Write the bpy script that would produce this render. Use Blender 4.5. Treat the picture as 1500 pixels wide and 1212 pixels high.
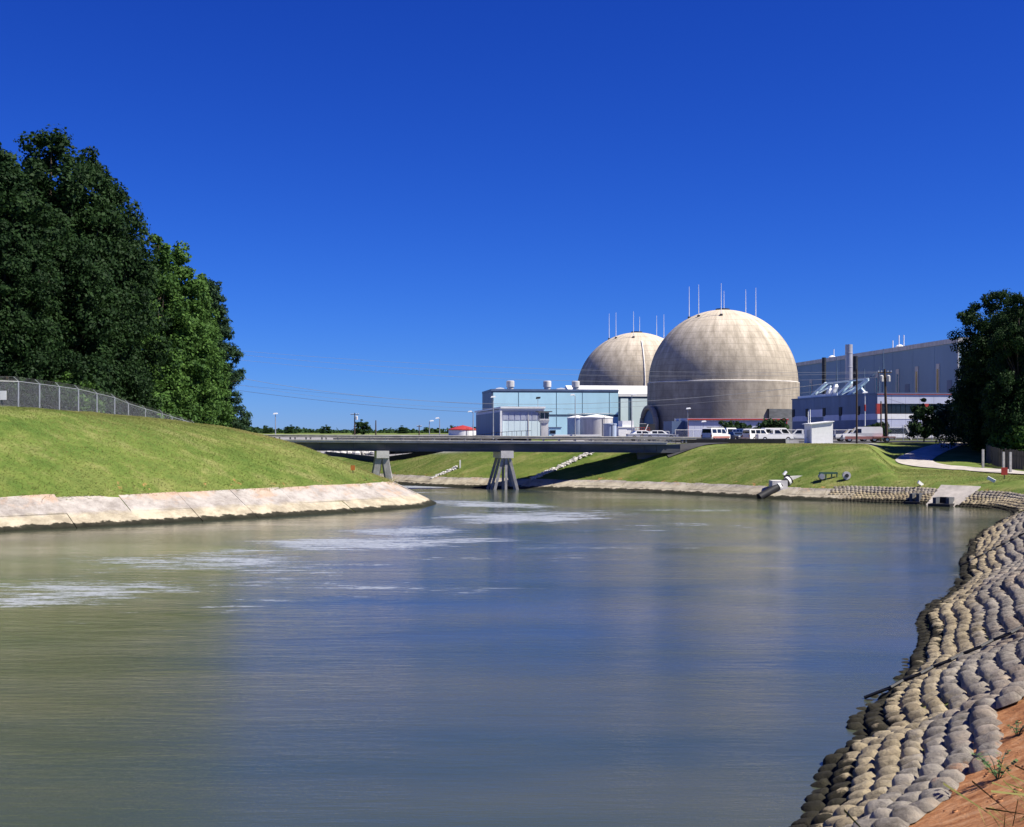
import bpy, math, random
import numpy as np
from mathutils import Vector, Matrix
R = math.radians
random.seed(7)
rng = np.random.default_rng(11)
sc = bpy.context.scene
col = sc.collection
for o in list(bpy.data.objects):
    bpy.data.objects.remove(o)

# ------------------------------------------------------------------ camera, sky, sun
EYE = 7.0            # metres above the canal water
F = 1800.0           # focal length in photo pixels (photo 1500 wide)
HOR = 632.0          # photo row of the horizon
cd = bpy.data.cameras.new('camera')
cam = bpy.data.objects.new('camera', cd)
col.objects.link(cam)
cam.location = (0, 0, EYE)
cam.rotation_euler = (R(90), 0, 0)
cd.sensor_width = 36.0
cd.lens = 36.0 * F / 1500.0
cd.shift_y = (HOR - 606.0) / 1500.0
cd.clip_start = 0.3
cd.clip_end = 20000
sc.camera = cam

SUN_EL, SUN_AZ = 52.0, 108.0      # azimuth clockwise from +Y (view direction)
w = bpy.data.worlds.new('World')
sc.world = w
w.use_nodes = True
nt = w.node_tree
bg = nt.nodes['Background']
sky = nt.nodes.new('ShaderNodeTexSky')
sky.sky_type = 'NISHITA'
sky.sun_disc = False
sky.sun_elevation = R(SUN_EL)
sky.sun_rotation = R(SUN_AZ)
sky.altitude = 1500
sky.air_density = 1.0
sky.dust_density = 0.0
sky.ozone_density = 5.0
# slide-film response of the sky colour, the same in every direction
sep = nt.nodes.new('ShaderNodeSeparateColor'); com = nt.nodes.new('ShaderNodeCombineColor')
nt.links.new(sky.outputs[0], sep.inputs[0])
SKY_K = 0.1
for ch, (g_, k_) in enumerate(((1.62, 0.240), (1.38, 0.370), (1.0, 0.73))):
    a_ = nt.nodes.new('ShaderNodeMath'); a_.operation = 'MULTIPLY'; a_.inputs[1].default_value = SKY_K
    p_ = nt.nodes.new('ShaderNodeMath'); p_.operation = 'POWER'; p_.inputs[1].default_value = g_
    q_ = nt.nodes.new('ShaderNodeMath'); q_.operation = 'MULTIPLY'; q_.inputs[1].default_value = k_/SKY_K
    nt.links.new(sep.outputs[ch], a_.inputs[0]); nt.links.new(a_.outputs[0], p_.inputs[0]); nt.links.new(p_.outputs[0], q_.inputs[0])
    nt.links.new(q_.outputs[0], com.inputs[ch])
nt.links.new(com.outputs[0], bg.inputs['Color'])
bg.inputs['Strength'].default_value = 0.10
sd = bpy.data.lights.new('sun', 'SUN')
sun = bpy.data.objects.new('sun', sd)
col.objects.link(sun)
sd.energy = 5.0
sd.angle = R(0.53)
sd.color = (1.0, 0.94, 0.83)
sdir = Vector((math.sin(R(SUN_AZ)) * math.cos(R(SUN_EL)), math.cos(R(SUN_AZ)) * math.cos(R(SUN_EL)), math.sin(R(SUN_EL))))
sun.rotation_euler = sdir.to_track_quat('Z', 'Y').to_euler()
sun.location = sdir * 300
sc.view_settings.view_transform = 'Standard'
sc.view_settings.look = 'None'
sc.view_settings.exposure = 0.70
sc.view_settings.gamma = 1.0
sc.render.engine = 'CYCLES'
sc.cycles.max_bounces = 8
sc.cycles.transparent_max_bounces = 24
sc.cycles.caustics_reflective = False
sc.cycles.caustics_refractive = False

# ------------------------------------------------------------------ helpers
def at(px, py, Y):
    return Vector(((px - 750) * Y / F, Y, EYE - (py - HOR) * Y / F))

def wx(px, Y):
    return (px - 750) * Y / F

def wz(py, Y):
    return EYE - (py - HOR) * Y / F

class MB:
    """collects vertices and faces, builds one mesh object"""
    def __init__(s):
        s.v = []; s.f = []
    def add(s, vs, fs):
        b = len(s.v)
        s.v += [tuple(p) for p in vs]
        s.f += [tuple(i + b for i in f) for f in fs]
        return s
    def box(s, x0, x1, y0, y1, z0, z1):
        return s.add([(x0,y0,z0),(x1,y0,z0),(x1,y1,z0),(x0,y1,z0),(x0,y0,z1),(x1,y0,z1),(x1,y1,z1),(x0,y1,z1)],
                     [(0,3,2,1),(4,5,6,7),(0,1,5,4),(1,2,6,5),(2,3,7,6),(3,0,4,7)])
    def bar(s, a, b, w, h=None, up=(0,0,1)):
        a = Vector(a); b = Vector(b); h = h or w
        d = (b - a).normalized(); u = Vector(up)
        if abs(d.dot(u)) > 0.98: u = Vector((0,1,0))
        r = d.cross(u).normalized() * (w/2); u = r.cross(d).normalized() * (h/2)
        vs = [a-r-u, a+r-u, a+r+u, a-r+u, b-r-u, b+r-u, b+r+u, b-r+u]
        return s.add(vs, [(3,2,1,0),(4,5,6,7),(0,1,5,4),(1,2,6,5),(2,3,7,6),(3,0,4,7)])
    def tube(s, pts, rad, n=8, cap=True):
        pts = [Vector(p) for p in pts]
        if not hasattr(rad, '__len__'): rad = [rad]*len(pts)
        rings = []
        for i, p in enumerate(pts):
            d = (pts[min(i+1, len(pts)-1)] - pts[max(i-1, 0)]).normalized()
            u = Vector((0,0,1)) if abs(d.z) < 0.9 else Vector((1,0,0))
            r = d.cross(u).normalized(); q = d.cross(r).normalized()
            rings.append([p + (r*math.cos(2*math.pi*k/n) + q*math.sin(2*math.pi*k/n))*rad[i] for k in range(n)])
        vs = [p for rg in rings for p in rg]
        fs = [(i*n+k, i*n+(k+1)%n, (i+1)*n+(k+1)%n, (i+1)*n+k) for i in range(len(pts)-1) for k in range(n)]
        if cap:
            fs.append(tuple(range(n-1,-1,-1))); fs.append(tuple(range((len(pts)-1)*n, len(pts)*n)))
        return s.add(vs, fs)
    def lathe(s, prof, n=48, c=(0,0,0), a0=0, a1=2*math.pi):
        full = abs(a1-a0-2*math.pi) < 1e-4
        m = n if full else n+1
        vs = []
        for r, z in prof:
            for k in range(m):
                a = a0+(a1-a0)*k/n
                vs.append((c[0]+r*math.cos(a), c[1]+r*math.sin(a), c[2]+z))
        fs = []
        for i in range(len(prof)-1):
            for k in range(n):
                k2 = (k+1) % m
                fs.append((i*m+k, i*m+k2, (i+1)*m+k2, (i+1)*m+k))
        return s.add(vs, fs)
    def prism(s, poly, y0, y1, axis='y', inset=None):
        """side profile (a,z) extruded along the other horizontal axis; inset(a,z) narrows it"""
        n = len(poly); vs = []
        for side, y in ((0, y0), (1, y1)):
            for a, z in poly:
                k = inset(a, z) if inset else 0.0
                yy = y + (k if side == 0 else -k)
                vs.append((a, yy, z) if axis == 'y' else (yy, a, z))
        fs = [tuple(range(n)), tuple(range(2*n-1, n-1, -1))]
        fs += [(i, n+i, n+(i+1) % n, (i+1) % n) for i in range(n)]
        return s.add(vs, fs)
    def build(s, name, mat, parent=None, world=False, smooth=False, kind=None):
        vs = s.v
        if world and parent is not None:
            m = Matrix.Translation(parent.location) @ Matrix.Rotation(parent.rotation_euler.z, 4, 'Z')
            if parent.parent is not None:
                pp = parent.parent
                m = (Matrix.Translation(pp.location) @ Matrix.Rotation(pp.rotation_euler.z, 4, 'Z')) @ m
            m = m.inverted()
            vs = [tuple(m @ Vector(p)) for p in vs]
        me = bpy.data.meshes.new(name)
        me.from_pydata(vs, [], s.f)
        me.validate(verbose=False)
        import bmesh
        bm = bmesh.new(); bm.from_mesh(me)
        bmesh.ops.recalc_face_normals(bm, faces=bm.faces)
        bm.to_mesh(me); bm.free()
        if smooth:
            me.polygons.foreach_set('use_smooth', [True]*len(me.polygons))
            try: me.set_sharp_from_angle(angle=R(40))
            except Exception: pass
        me.materials.append(mat)
        o = bpy.data.objects.new(name, me)
        col.objects.link(o)
        if parent is not None: o.parent = parent
        if kind: o['kind'] = kind
        return o

def np_mesh(name, verts, quads, mat, smooth=False):
    me = bpy.data.meshes.new(name)
    n = len(verts); m = len(quads); k = quads.shape[1]
    me.vertices.add(n); me.vertices.foreach_set('co', np.ascontiguousarray(verts, dtype=np.float32).ravel())
    me.loops.add(m*k); me.loops.foreach_set('vertex_index', np.ascontiguousarray(quads, dtype=np.int32).ravel())
    me.polygons.add(m); me.polygons.foreach_set('loop_start', np.arange(0, m*k, k, dtype=np.int32))
    me.update(calc_edges=True)
    if smooth: me.polygons.foreach_set('use_smooth', np.ones(m, dtype=bool))
    me.materials.append(mat)
    return me

def link(name, me, parent=None):
    o = bpy.data.objects.new(name, me); col.objects.link(o)
    if parent is not None: o.parent = parent
    return o

def tag(o, label, cat, group=None):
    o['label'] = label; o['category'] = cat
    if group: o['group'] = group
    return o

def thing(name, label, cat, loc=(0,0,0), rz=0.0, group=None):
    o = bpy.data.objects.new(name, None); col.objects.link(o)
    o.empty_display_size = 0.3
    o.location = loc; o.rotation_euler = (0,0,rz)
    return tag(o, label, cat, group)

def copy_tree(o, parent=None):
    c = o.copy(); col.objects.link(c); c.parent = parent
    for ch in list(o.children):
        copy_tree(ch, c)
    return c

# ------------------------------------------------------------------ materials
M = {}
def mat(name, c, rough=0.7, var=0.25, scale=1.5, bump=0.0, bscale=20.0, metal=0.0, c2=None, stretch=None, spec=0.4):
    m = bpy.data.materials.new(name); m.use_nodes = True
    n = m.node_tree.nodes; l = m.node_tree.links
    b = n['Principled BSDF']
    b.inputs['Roughness'].default_value = rough
    b.inputs['Metallic'].default_value = metal
    b.inputs['Specular IOR Level'].default_value = spec
    tc = n.new('ShaderNodeTexCoord')
    mp = n.new('ShaderNodeMapping'); l.new(tc.outputs['Object'], mp.inputs[0])
    if stretch: mp.inputs['Scale'].default_value = stretch
    nz = n.new('ShaderNodeTexNoise'); nz.inputs['Scale'].default_value = scale; nz.inputs['Detail'].default_value = 7; nz.inputs['Roughness'].default_value = 0.62
    l.new(mp.outputs[0], nz.inputs['Vector'])
    rp = n.new('ShaderNodeValToRGB')
    c2 = c2 or tuple(max(0.0, x*(1-var)) for x in c)
    hi = tuple(min(1.0, x*(1+var*0.45)) for x in c)
    rp.color_ramp.elements[0].position = 0.3; rp.color_ramp.elements[0].color = (*c2, 1)
    rp.color_ramp.elements[1].position = 0.66; rp.color_ramp.elements[1].color = (*hi, 1)
    l.new(nz.outputs['Fac'], rp.inputs['Fac']); l.new(rp.outputs['Color'], b.inputs['Base Color'])
    if bump:
        nb = n.new('ShaderNodeTexNoise'); nb.inputs['Scale'].default_value = bscale; nb.inputs['Detail'].default_value = 5
        l.new(tc.outputs['Object'], nb.inputs['Vector'])
        bp = n.new('ShaderNodeBump'); bp.inputs['Strength'].default_value = bump; bp.inputs['Distance'].default_value = 0.05
        l.new(nb.outputs['Fac'], bp.inputs['Height']); l.new(bp.outputs['Normal'], b.inputs['Normal'])
    M[name] = m
    return m

def N(m): return m.node_tree.nodes
def L(m): return m.node_tree.links

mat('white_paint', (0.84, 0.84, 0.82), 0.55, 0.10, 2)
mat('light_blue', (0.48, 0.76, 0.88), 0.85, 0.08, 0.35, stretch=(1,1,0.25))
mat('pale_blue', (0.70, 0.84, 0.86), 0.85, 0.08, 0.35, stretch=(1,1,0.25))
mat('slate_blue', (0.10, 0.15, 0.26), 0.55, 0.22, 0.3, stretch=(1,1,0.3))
mat('hall_blue', (0.19, 0.30, 0.43), 0.6, 0.14, 0.06, stretch=(1,1,0.35))
mat('seam_dark', (0.10, 0.16, 0.23), 0.6, 0.2)
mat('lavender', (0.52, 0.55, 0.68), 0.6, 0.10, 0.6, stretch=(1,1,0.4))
mat('red_paint', (0.40, 0.045, 0.035), 0.5, 0.2)
mat('orange_paint', (0.62, 0.20, 0.04), 0.5, 0.2)
mat('pale_concrete', (0.72, 0.69, 0.64), 0.85, 0.2, 1.0, bump=0.4)
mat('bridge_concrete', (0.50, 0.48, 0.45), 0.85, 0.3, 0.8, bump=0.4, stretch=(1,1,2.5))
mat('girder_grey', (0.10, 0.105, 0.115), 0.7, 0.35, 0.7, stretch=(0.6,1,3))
mat('pile_concrete', (0.40, 0.385, 0.37), 0.85, 0.35, 1.2, bump=0.4)
mat('galvanized', (0.45, 0.46, 0.47), 0.5, 0.25, 3, metal=0.6)
mat('rail_grey', (0.30, 0.29, 0.27), 0.6, 0.35, 1.5)
mat('dark_metal', (0.03, 0.032, 0.036), 0.55, 0.3)
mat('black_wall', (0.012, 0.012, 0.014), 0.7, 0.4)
mat('glass_dark', (0.012, 0.016, 0.022), 0.08, 0.2, spec=0.6)
mat('tyre', (0.015, 0.015, 0.015), 0.9, 0.2)
mat('chrome', (0.5, 0.5, 0.5), 0.3, 0.1, metal=0.8)
mat('car_white', (0.80, 0.80, 0.78), 0.3, 0.06, 2, spec=0.5)
mat('car_red', (0.45, 0.20, 0.17), 0.35, 0.1)
mat('car_blue', (0.06, 0.09, 0.17), 0.3, 0.1)
mat('wood_pole', (0.085, 0.06, 0.045), 0.9, 0.4, 2, stretch=(6,6,0.5))
mat('fence_wood', (0.11, 0.09, 0.08), 0.9, 0.45, 1.0, stretch=(5,5,0.5))
mat('tank_grey', (0.55, 0.54, 0.53), 0.6, 0.25, 0.6, stretch=(2,2,0.3))
mat('tank_blue', (0.36, 0.43, 0.56), 0.5, 0.2, 0.6, stretch=(2,2,0.3))
mat('steel_stack', (0.46, 0.44, 0.46), 0.45, 0.25, 0.6, metal=0.3, stretch=(2,2,0.3))
mat('asphalt', (0.055, 0.055, 0.057), 0.95, 0.3, 0.6, bump=0.3)
mat('yard_gravel', (0.15, 0.145, 0.14), 0.95, 0.3, 0.4, bump=0.3)
mat('path_concrete', (0.46, 0.42, 0.37), 0.9, 0.3, 0.8, bump=0.3)
mat('bark', (0.10, 0.075, 0.055), 0.95, 0.45, 1.5, bump=0.6, bscale=8, stretch=(4,4,0.6))
mat('rock', (0.58, 0.56, 0.53), 0.95, 0.45, 1.2, bump=0.7, bscale=6)
mat('pipe_black', (0.02, 0.02, 0.022), 0.6, 0.3)
mat('wire', (0.30, 0.31, 0.33), 0.5, 0.1)
mat('wire_dark', (0.04, 0.04, 0.045), 0.6, 0.1)
mat('lamp_lens', (0.75, 0.76, 0.76), 0.3, 0.05)
mat('clerestory', (0.45, 0.48, 0.58), 0.25, 0.25, 0.5, stretch=(2,1,1))
mat('foam_white', (0.75, 0.76, 0.78), 0.9, 0.1)
mat('mower_green', (0.05, 0.12, 0.08), 0.5, 0.2)

def leaf_mat(name, dark, light, trans=0.25):
    m = bpy.data.materials.new(name); m.use_nodes = True
    n = N(m); l = L(m); b = n['Principled BSDF']
    a = n.new('ShaderNodeAttribute'); a.attribute_name = 'tint'
    rp = n.new('ShaderNodeValToRGB')
    rp.color_ramp.elements[0].color = (*dark, 1); rp.color_ramp.elements[1].color = (*light, 1)
    l.new(a.outputs['Fac'], rp.inputs['Fac']); l.new(rp.outputs['Color'], b.inputs['Base Color'])
    b.inputs['Roughness'].default_value = 0.6
    b.inputs['Specular IOR Level'].default_value = 0.10
    t = n.new('ShaderNodeBsdfTranslucent'); l.new(rp.outputs['Color'], t.inputs['Color'])
    mx = n.new('ShaderNodeMixShader'); mx.inputs[0].default_value = trans
    l.new(b.outputs[0], mx.inputs[1]); l.new(t.outputs[0], mx.inputs[2])
    l.new(mx.outputs[0], n['Material Output'].inputs['Surface'])
    M[name] = m
leaf_mat('leaf_dark', (0.007, 0.019, 0.008), (0.034, 0.072, 0.020))
leaf_mat('leaf_light', (0.024, 0.062, 0.015), (0.105, 0.20, 0.042))
leaf_mat('leaf_pine', (0.012, 0.032, 0.016), (0.045, 0.085, 0.036), 0.12)
leaf_mat('leaf_yard', (0.014, 0.035, 0.012), (0.050, 0.095, 0.030))
leaf_mat('grass_blade', (0.085, 0.145, 0.026), (0.32, 0.29, 0.11), 0.35)
# a sward of fine blades takes the light like a surface: soften each blade's normal towards the vertical
_n = N(M['grass_blade']); _l = L(M['grass_blade'])
_g = _n.new('ShaderNodeNewGeometry'); _s = _n.new('ShaderNodeVectorMath'); _s.operation = 'SCALE'; _s.inputs['Scale'].default_value = 0.35
_a = _n.new('ShaderNodeVectorMath'); _a.operation = 'ADD'; _a.inputs[1].default_value = (0, -0.15, 1)
_z = _n.new('ShaderNodeVectorMath'); _z.operation = 'NORMALIZE'
_l.new(_g.outputs['Normal'], _s.inputs[0]); _l.new(_s.outputs[0], _a.inputs[0]); _l.new(_a.outputs[0], _z.inputs[0])
for _b in _n:
    if _b.type in ('BSDF_PRINCIPLED', 'BSDF_TRANSLUCENT'): _l.new(_z.outputs[0], _b.inputs['Normal'])

# ------------------------------------------------------------------ terrain
def catmull(P, step=0.5):
    P = [np.array(p, float) for p in P]; out = []
    for i in range(len(P)-1):
        p0 = P[max(i-1, 0)]; p1 = P[i]; p2 = P[i+1]; p3 = P[min(i+2, len(P)-1)]
        n = max(2, int(np.linalg.norm(p2-p1)/step))
        for k in range(n):
            t = k/n
            out.append(0.5*((2*p1)+(-p0+p2)*t+(2*p0-5*p1+4*p2-p3)*t*t+(-p0+3*p1-3*p2+p3)*t**3))
    out.append(P[-1])
    out = np.array(out)
    s = np.concatenate([[0], np.cumsum(np.linalg.norm(np.diff(out, axis=0), axis=1))])
    ss = np.arange(0, s[-1], step)
    return np.stack([np.interp(ss, s, out[:,0]), np.interp(ss, s, out[:,1])], 1)

LEFT = catmull([(-150,52),(-75,70),(-46,79.5),(-35.5,85.5),(-24,95.5),(-14.6,105),(-10.4,110),(-8.0,114.5),(-7.5,119),(-8.2,124),(-10,131),(-13,140),(-17,150),(-24,162),(-34,174),(-50,185),(-80,195),(-150,212)])
RIGHT = catmull([(-150,-25),(-80,-6),(-40,4),(-15,9),(-4,13.5),(2,17.5),(5.3,21.9),(6.85,25.8),(8.1,27.5),(8.4,29),(9.6,31.8),(11.5,35.3),(13.3,39.6),(15.8,46.5),(20.6,56),(23.1,62.7),(25.7,69),(31,81.3),(36,91),(40,98.8),(42.6,104),(43.6,109),(42.2,113.5),(38.6,117.8),(34,122),(26.9,127),(19,137),(11.9,143),(4.1,147.5),(-2.5,151),(-11.2,156.5),(-20,169),(-30,183),(-45,196),(-80,211),(-150,230)])

def shore_dist(x, y):
    """signed distance to water's edge (+ on land) and side (0 left, 1 right)"""
    x = np.asarray(x, float).ravel(); y = np.asarray(y, float).ravel()
    d = np.empty(len(x)); side = np.empty(len(x), int); sg = np.empty(len(x))
    A = np.concatenate([LEFT[:-1], RIGHT[:-1]]); B = np.concatenate([LEFT[1:], RIGHT[1:]])
    sd_ = np.concatenate([np.zeros(len(LEFT)-1, int), np.ones(len(RIGHT)-1, int)])
    AB = B-A; L2 = (AB**2).sum(1)
    for i in range(0, len(x), 4000):
        px = x[i:i+4000,None]-A[None,:,0]; py = y[i:i+4000,None]-A[None,:,1]
        t = np.clip((px*AB[:,0]+py*AB[:,1])/L2, 0, 1)
        dx = px-t*AB[:,0]; dy = py-t*AB[:,1]
        D = dx*dx+dy*dy
        j = D.argmin(1); r = np.arange(len(j))
        d[i:i+4000] = np.sqrt(D[r,j]); side[i:i+4000] = sd_[j]
        cr = AB[j,0]*py[r,j]-AB[j,1]*px[r,j]          # >0: left of travel direction
        # land lies left of LEFT's travel and right of RIGHT's travel
        sg[i:i+4000] = np.where(sd_[j] == 0, np.sign(cr), -np.sign(cr))
    return d*np.where(sg == 0, 1, sg), side

def sstep(v, a, b):
    t = np.clip((v-a)/(b-a), 0, 1); return t*t*(3-2*t)

def vnoise(x, y, s, seed=0):
    """smooth value noise"""
    r = np.random.default_rng(seed).random((256, 256))
    x = x/s+50; y = y/s+50
    xi = np.floor(x).astype(int); yi = np.floor(y).astype(int); fx = x-xi; fy = y-yi
    fx = fx*fx*(3-2*fx); fy = fy*fy*(3-2*fy)
    g = lambda a, b: r[a % 256, b % 256]
    return (g(xi,yi)*(1-fx)+g(xi+1,yi)*fx)*(1-fy)+(g(xi,yi+1)*(1-fx)+g(xi+1,yi+1)*fx)*fy-0.5

def terrain(x, y, rough=True):
    x = np.asarray(x, float); y = np.asarray(y, float); shp = x.shape
    x = x.ravel(); y = y.ravel()
    d, side = shore_dist(x, y)
    left = np.interp(y, [60, 103, 114.7, 126.4, 138, 147, 155, 400], [9.5, 9.25, 8.85, 7.9, 6.95, 6.2, 6.0, 5.8])
    # right side: plant grade, low gravel yard behind the bridge, service bench at the right
    grade = np.interp(y, [0, 120, 158, 202, 212, 4000], [5.4, 5.4, 5.4, 5.4, 5.8, 5.8])
    yard = 3.1+sstep(x, -22, 3)*2.5
    yard = yard+(5.8-yard)*sstep(y, 215, 240)
    k = sstep(y, 146, 152)*(1-sstep(x, 2, 6))
    right = grade*(1-k)+yard*k
    bench = np.interp(y, [100, 118, 128, 139, 146, 152, 158, 164, 172], [2.6, 2.4, 2.55, 2.75, 3.1, 3.5, 4.2, 4.9, 5.4])
    kb = sstep(x-0.285*y, 0, 4.2)*sstep(y, 96, 112)*(1-sstep(y, 165, 178))*(1-sstep(x, 120, 140))
    right = right*(1-kb)+bench*kb
    plat = np.where(side == 0, left, right)
    sl = np.where(d > 0, np.where(d > 4, 2+(d-4)*0.56, d*0.5), d*0.55)
    # the left bank climbs in one sweep from the lining to the fence line
    df = np.interp(y, [60, 99, 103, 114.7, 126.4, 138, 147, 160, 200], [15, 15.5, 16.5, 23, 28.5, 27, 23, 16, 14])
    t_ = np.clip((d-4)/(df-4), 0, 1)
    sl = np.where((side == 0) & (d > 4), 2+(left-2)*(1-(1-t_)**1.45)+np.clip(d-df, 0, 99)*0.4, sl)
    h = 0.55
    z = -np.log(np.exp(-np.clip(sl, -20, 40)/h)+np.exp(-plat/h))*h       # soft minimum
    z = np.where(d < 4, np.minimum(sl, plat), z)*sstep(d, 3.5, 6)+np.where(d < 4, sl, z)*(1-sstep(d, 3.5, 6))
    z = np.maximum(z, -2.6)
    if rough:
        a = sstep(d, 4, 6)*(1-sstep(y, 150, 165)*(1-0.6*(side == 0)))
        z = z+a*(vnoise(x, y, 5, 1)*0.24+vnoise(x, y, 1.7, 2)*0.10)
    return z.reshape(shp)

def ground_at(px, py):
    """where the sight line of a photo position meets the ground"""
    Y = np.arange(60, 260, 0.25); X = (px-750)*Y/F
    z = terrain(X, Y, False); k = np.nonzero(EYE-(py-HOR)*Y/F <= z)[0]
    i = k[0] if len(k) else -1
    return Vector((X[i], Y[i], z[i]))

def th(x, y):
    return float(terrain(np.array([x]), np.array([y]), False)[0])

def axis(lo, hi, step, far, n):
    core = np.arange(lo, hi+1e-6, step)
    g = np.geomspace(step, 1, n); 
    out = [hi]; s = step
    while out[-1] < far:
        s *= 1.25; out.append(out[-1]+s)
    inn = [lo]; s = step
    while inn[-1] > -far:
        s *= 1.25; inn.append(inn[-1]-s)
    return np.array(inn[::-1][:-1]+list(core)+out[1:])
gx = axis(-64, 72, 0.6, 9000, 20)
gy = np.concatenate([[-400,-200,-100,-60,-40,-30,-22,-16,-12,-8], np.arange(-5, 200, 0.6)])
s_ = 0.6; ty = [gy[-1]]
while ty[-1] < 9000:
    s_ *= 1.2; ty.append(ty[-1]+s_)
gy = np.concatenate([gy, ty[1:]])
GX, GY = np.meshgrid(gx, gy)
GZ = terrain(GX, GY)
nx, ny = len(gx), len(gy)
idx = np.arange(nx*ny).reshape(ny, nx)
quads = np.stack([idx[:-1,:-1], idx[:-1,1:], idx[1:,1:], idx[1:,:-1]], -1).reshape(-1, 4)
gd, gside = shore_dist(GX, GY)

# ground material: mown grass with dry patches, bare orange clay, gravel
gm = bpy.data.materials.new('ground_grass'); gm.use_nodes = True
n = N(gm); l = L(gm); b = n['Principled BSDF']; b.inputs['Roughness'].default_value = 0.95; b.inputs['Specular IOR Level'].default_value = 0.1
tc = n.new('ShaderNodeTexCoord')
def noise(m, vec, scale, detail=6, rough=0.6, mp=None):
    nd = N(m).new('ShaderNodeTexNoise'); nd.inputs['Scale'].default_value = scale; nd.inputs['Detail'].default_value = detail; nd.inputs['Roughness'].default_value = rough
    if mp:
        p = N(m).new('ShaderNodeMapping'); p.inputs['Scale'].default_value = mp[0]; p.inputs['Rotation'].default_value = mp[1]
        L(m).new(vec, p.inputs[0]); vec = p.outputs[0]
    L(m).new(vec, nd.inputs['Vector']); return nd.outputs['Fac']
def ramp(m, fac, stops):
    r = N(m).new('ShaderNodeValToRGB'); e = r.color_ramp.elements
    while len(e) < len(stops): e.new(0.5)
    for q, (p, c) in zip(e, stops): q.position = p; q.color = (*c, 1) if len(c) == 3 else c
    L(m).new(fac, r.inputs['Fac']); return r.outputs['Color']
def mixc(m, fac, a, b_):
    x = N(m).new('ShaderNodeMix'); x.data_type = 'RGBA'
    if isinstance(fac, (int, float)): x.inputs[0].default_value = fac
    else: L(m).new(fac, x.inputs[0])
    for sock, v in ((x.inputs[6], a), (x.inputs[7], b_)):
        if isinstance(v, tuple): sock.default_value = (*v, 1)
        else: L(m).new(v, sock)
    return x.outputs[2]
def mathn(m, op, a, b_=None, c=None):
    x = N(m).new('ShaderNodeMath'); x.operation = op
    for i, v in enumerate((a, b_, c)):
        if v is None: continue
        if isinstance(v, (int, float)): x.inputs[i].default_value = v
        else: L(m).new(v, x.inputs[i])
    return x.outputs[0]
def attr(m, name):
    a = N(m).new('ShaderNodeAttribute'); a.attribute_name = name; return a.outputs['Fac']
V = tc.outputs['Object']
big = noise(gm, V, 0.13, 6, 0.65)
strk = noise(gm, V, 0.5, 7, 0.7, ((0.35, 1.2, 1.0), (0, 0, R(40))))
fine = noise(gm, V, 5.0, 4, 0.7)
g1 = ramp(gm, big, [(0.38, (0.070, 0.128, 0.022)), (0.50, (0.145, 0.190, 0.038)), (0.64, (0.25, 0.245, 0.078))])
g2 = ramp(gm, strk, [(0.38, (0.070, 0.128, 0.026)), (0.5, (0.155, 0.20, 0.046)), (0.65, (0.34, 0.30, 0.13))])
gc = mixc(gm, 0.62, g1, g2)
mid = ramp(gm, noise(gm, V, 1.4, 7, 0.78, ((0.6, 1.1, 1.0), (0, 0, R(35)))), [(0.40, (0, 0, 0)), (0.60, (1, 1, 1))])
gc = mixc(gm, mathn(gm, 'MULTIPLY', mid, 0.38), gc, (0.062, 0.112, 0.022))
gc = mixc(gm, mathn(gm, 'MULTIPLY', fine, 0.32), gc, (0.075, 0.115, 0.024))
cl = mathn(gm, 'MULTIPLY', attr(gm, 'clay'), 1.0)
cn = mathn(gm, 'ADD', cl, mathn(gm, 'MULTIPLY', mathn(gm, 'SUBTRACT', noise(gm, V, 0.9, 6, 0.7), 0.5), 1.6))
clm = ramp(gm, cn, [(0.48, (0, 0, 0)), (0.62, (1, 1, 1))])
clc = ramp(gm, noise(gm, V, 2.2, 6, 0.7), [(0.32, (0.22, 0.085, 0.035)), (0.5, (0.42, 0.19, 0.08)), (0.68, (0.55, 0.31, 0.16))])
gc = mixc(gm, clm, gc, clc)
gvn = ramp(gm, noise(gm, V, 0.5, 7, 0.7), [(0.3, (0.18, 0.175, 0.175)), (0.7, (0.34, 0.33, 0.33))])
gc = mixc(gm, attr(gm, 'gravel'), gc, gvn)
l.new(gc, b.inputs['Base Color'])
bp = n.new('ShaderNodeBump'); bp.inputs['Strength'].default_value = 0.6; bp.inputs['Distance'].default_value = 0.10
l.new(noise(gm, V, 3.5, 6, 0.75), bp.inputs['Height']); l.new(bp.outputs['Normal'], b.inputs['Normal'])

ground_me = np_mesh('ground', np.stack([GX.ravel(), GY.ravel(), GZ.ravel()], 1), quads, gm, True)
clay = np.zeros(nx*ny)
fx_, fy_ = GX.ravel(), GY.ravel()
edge = np.exp(-((gd-4.9)/0.8)**2)
clay += 0.36*edge*(gside == 0)*(fx_ < -12)*sstep(fx_, -34, -30)
clay += 0.44*np.exp(-((gd-2.7)/0.7)**2)*(gside == 1)*(fy_ > 105)
clay += 0.95*sstep(gd, 1.5, 2.2)*(1-sstep(gd, 8.5, 10.5))*(gside == 1)*(fy_ < 34)*(fx_ > 4)
clay += 0.30*np.exp(-((fx_-39)/9)**2-((fy_-141)/6)**2)*(gside == 1)
gravel = (gside == 1)*sstep(fy_, 160, 166)*sstep(gd, 7.5, 9.5)*(1-sstep(fx_, -2, 2))
gravel = np.maximum(gravel, sstep(fy_, 158, 163)*sstep(fx_, 6, 10)*(1-sstep(fx_-0.29*fy_, 0, 2))*(gside == 1)*(fy_ < 420))
for nm, a in (('clay', clay), ('gravel', gravel*(fy_ < 420))):
    at_ = ground_me.attributes.new(nm, 'FLOAT', 'POINT'); at_.data.foreach_set('value', a.astype(np.float32))
gdg = gd.reshape(GX.shape); gsg = gside.reshape(GX.shape)
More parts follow.
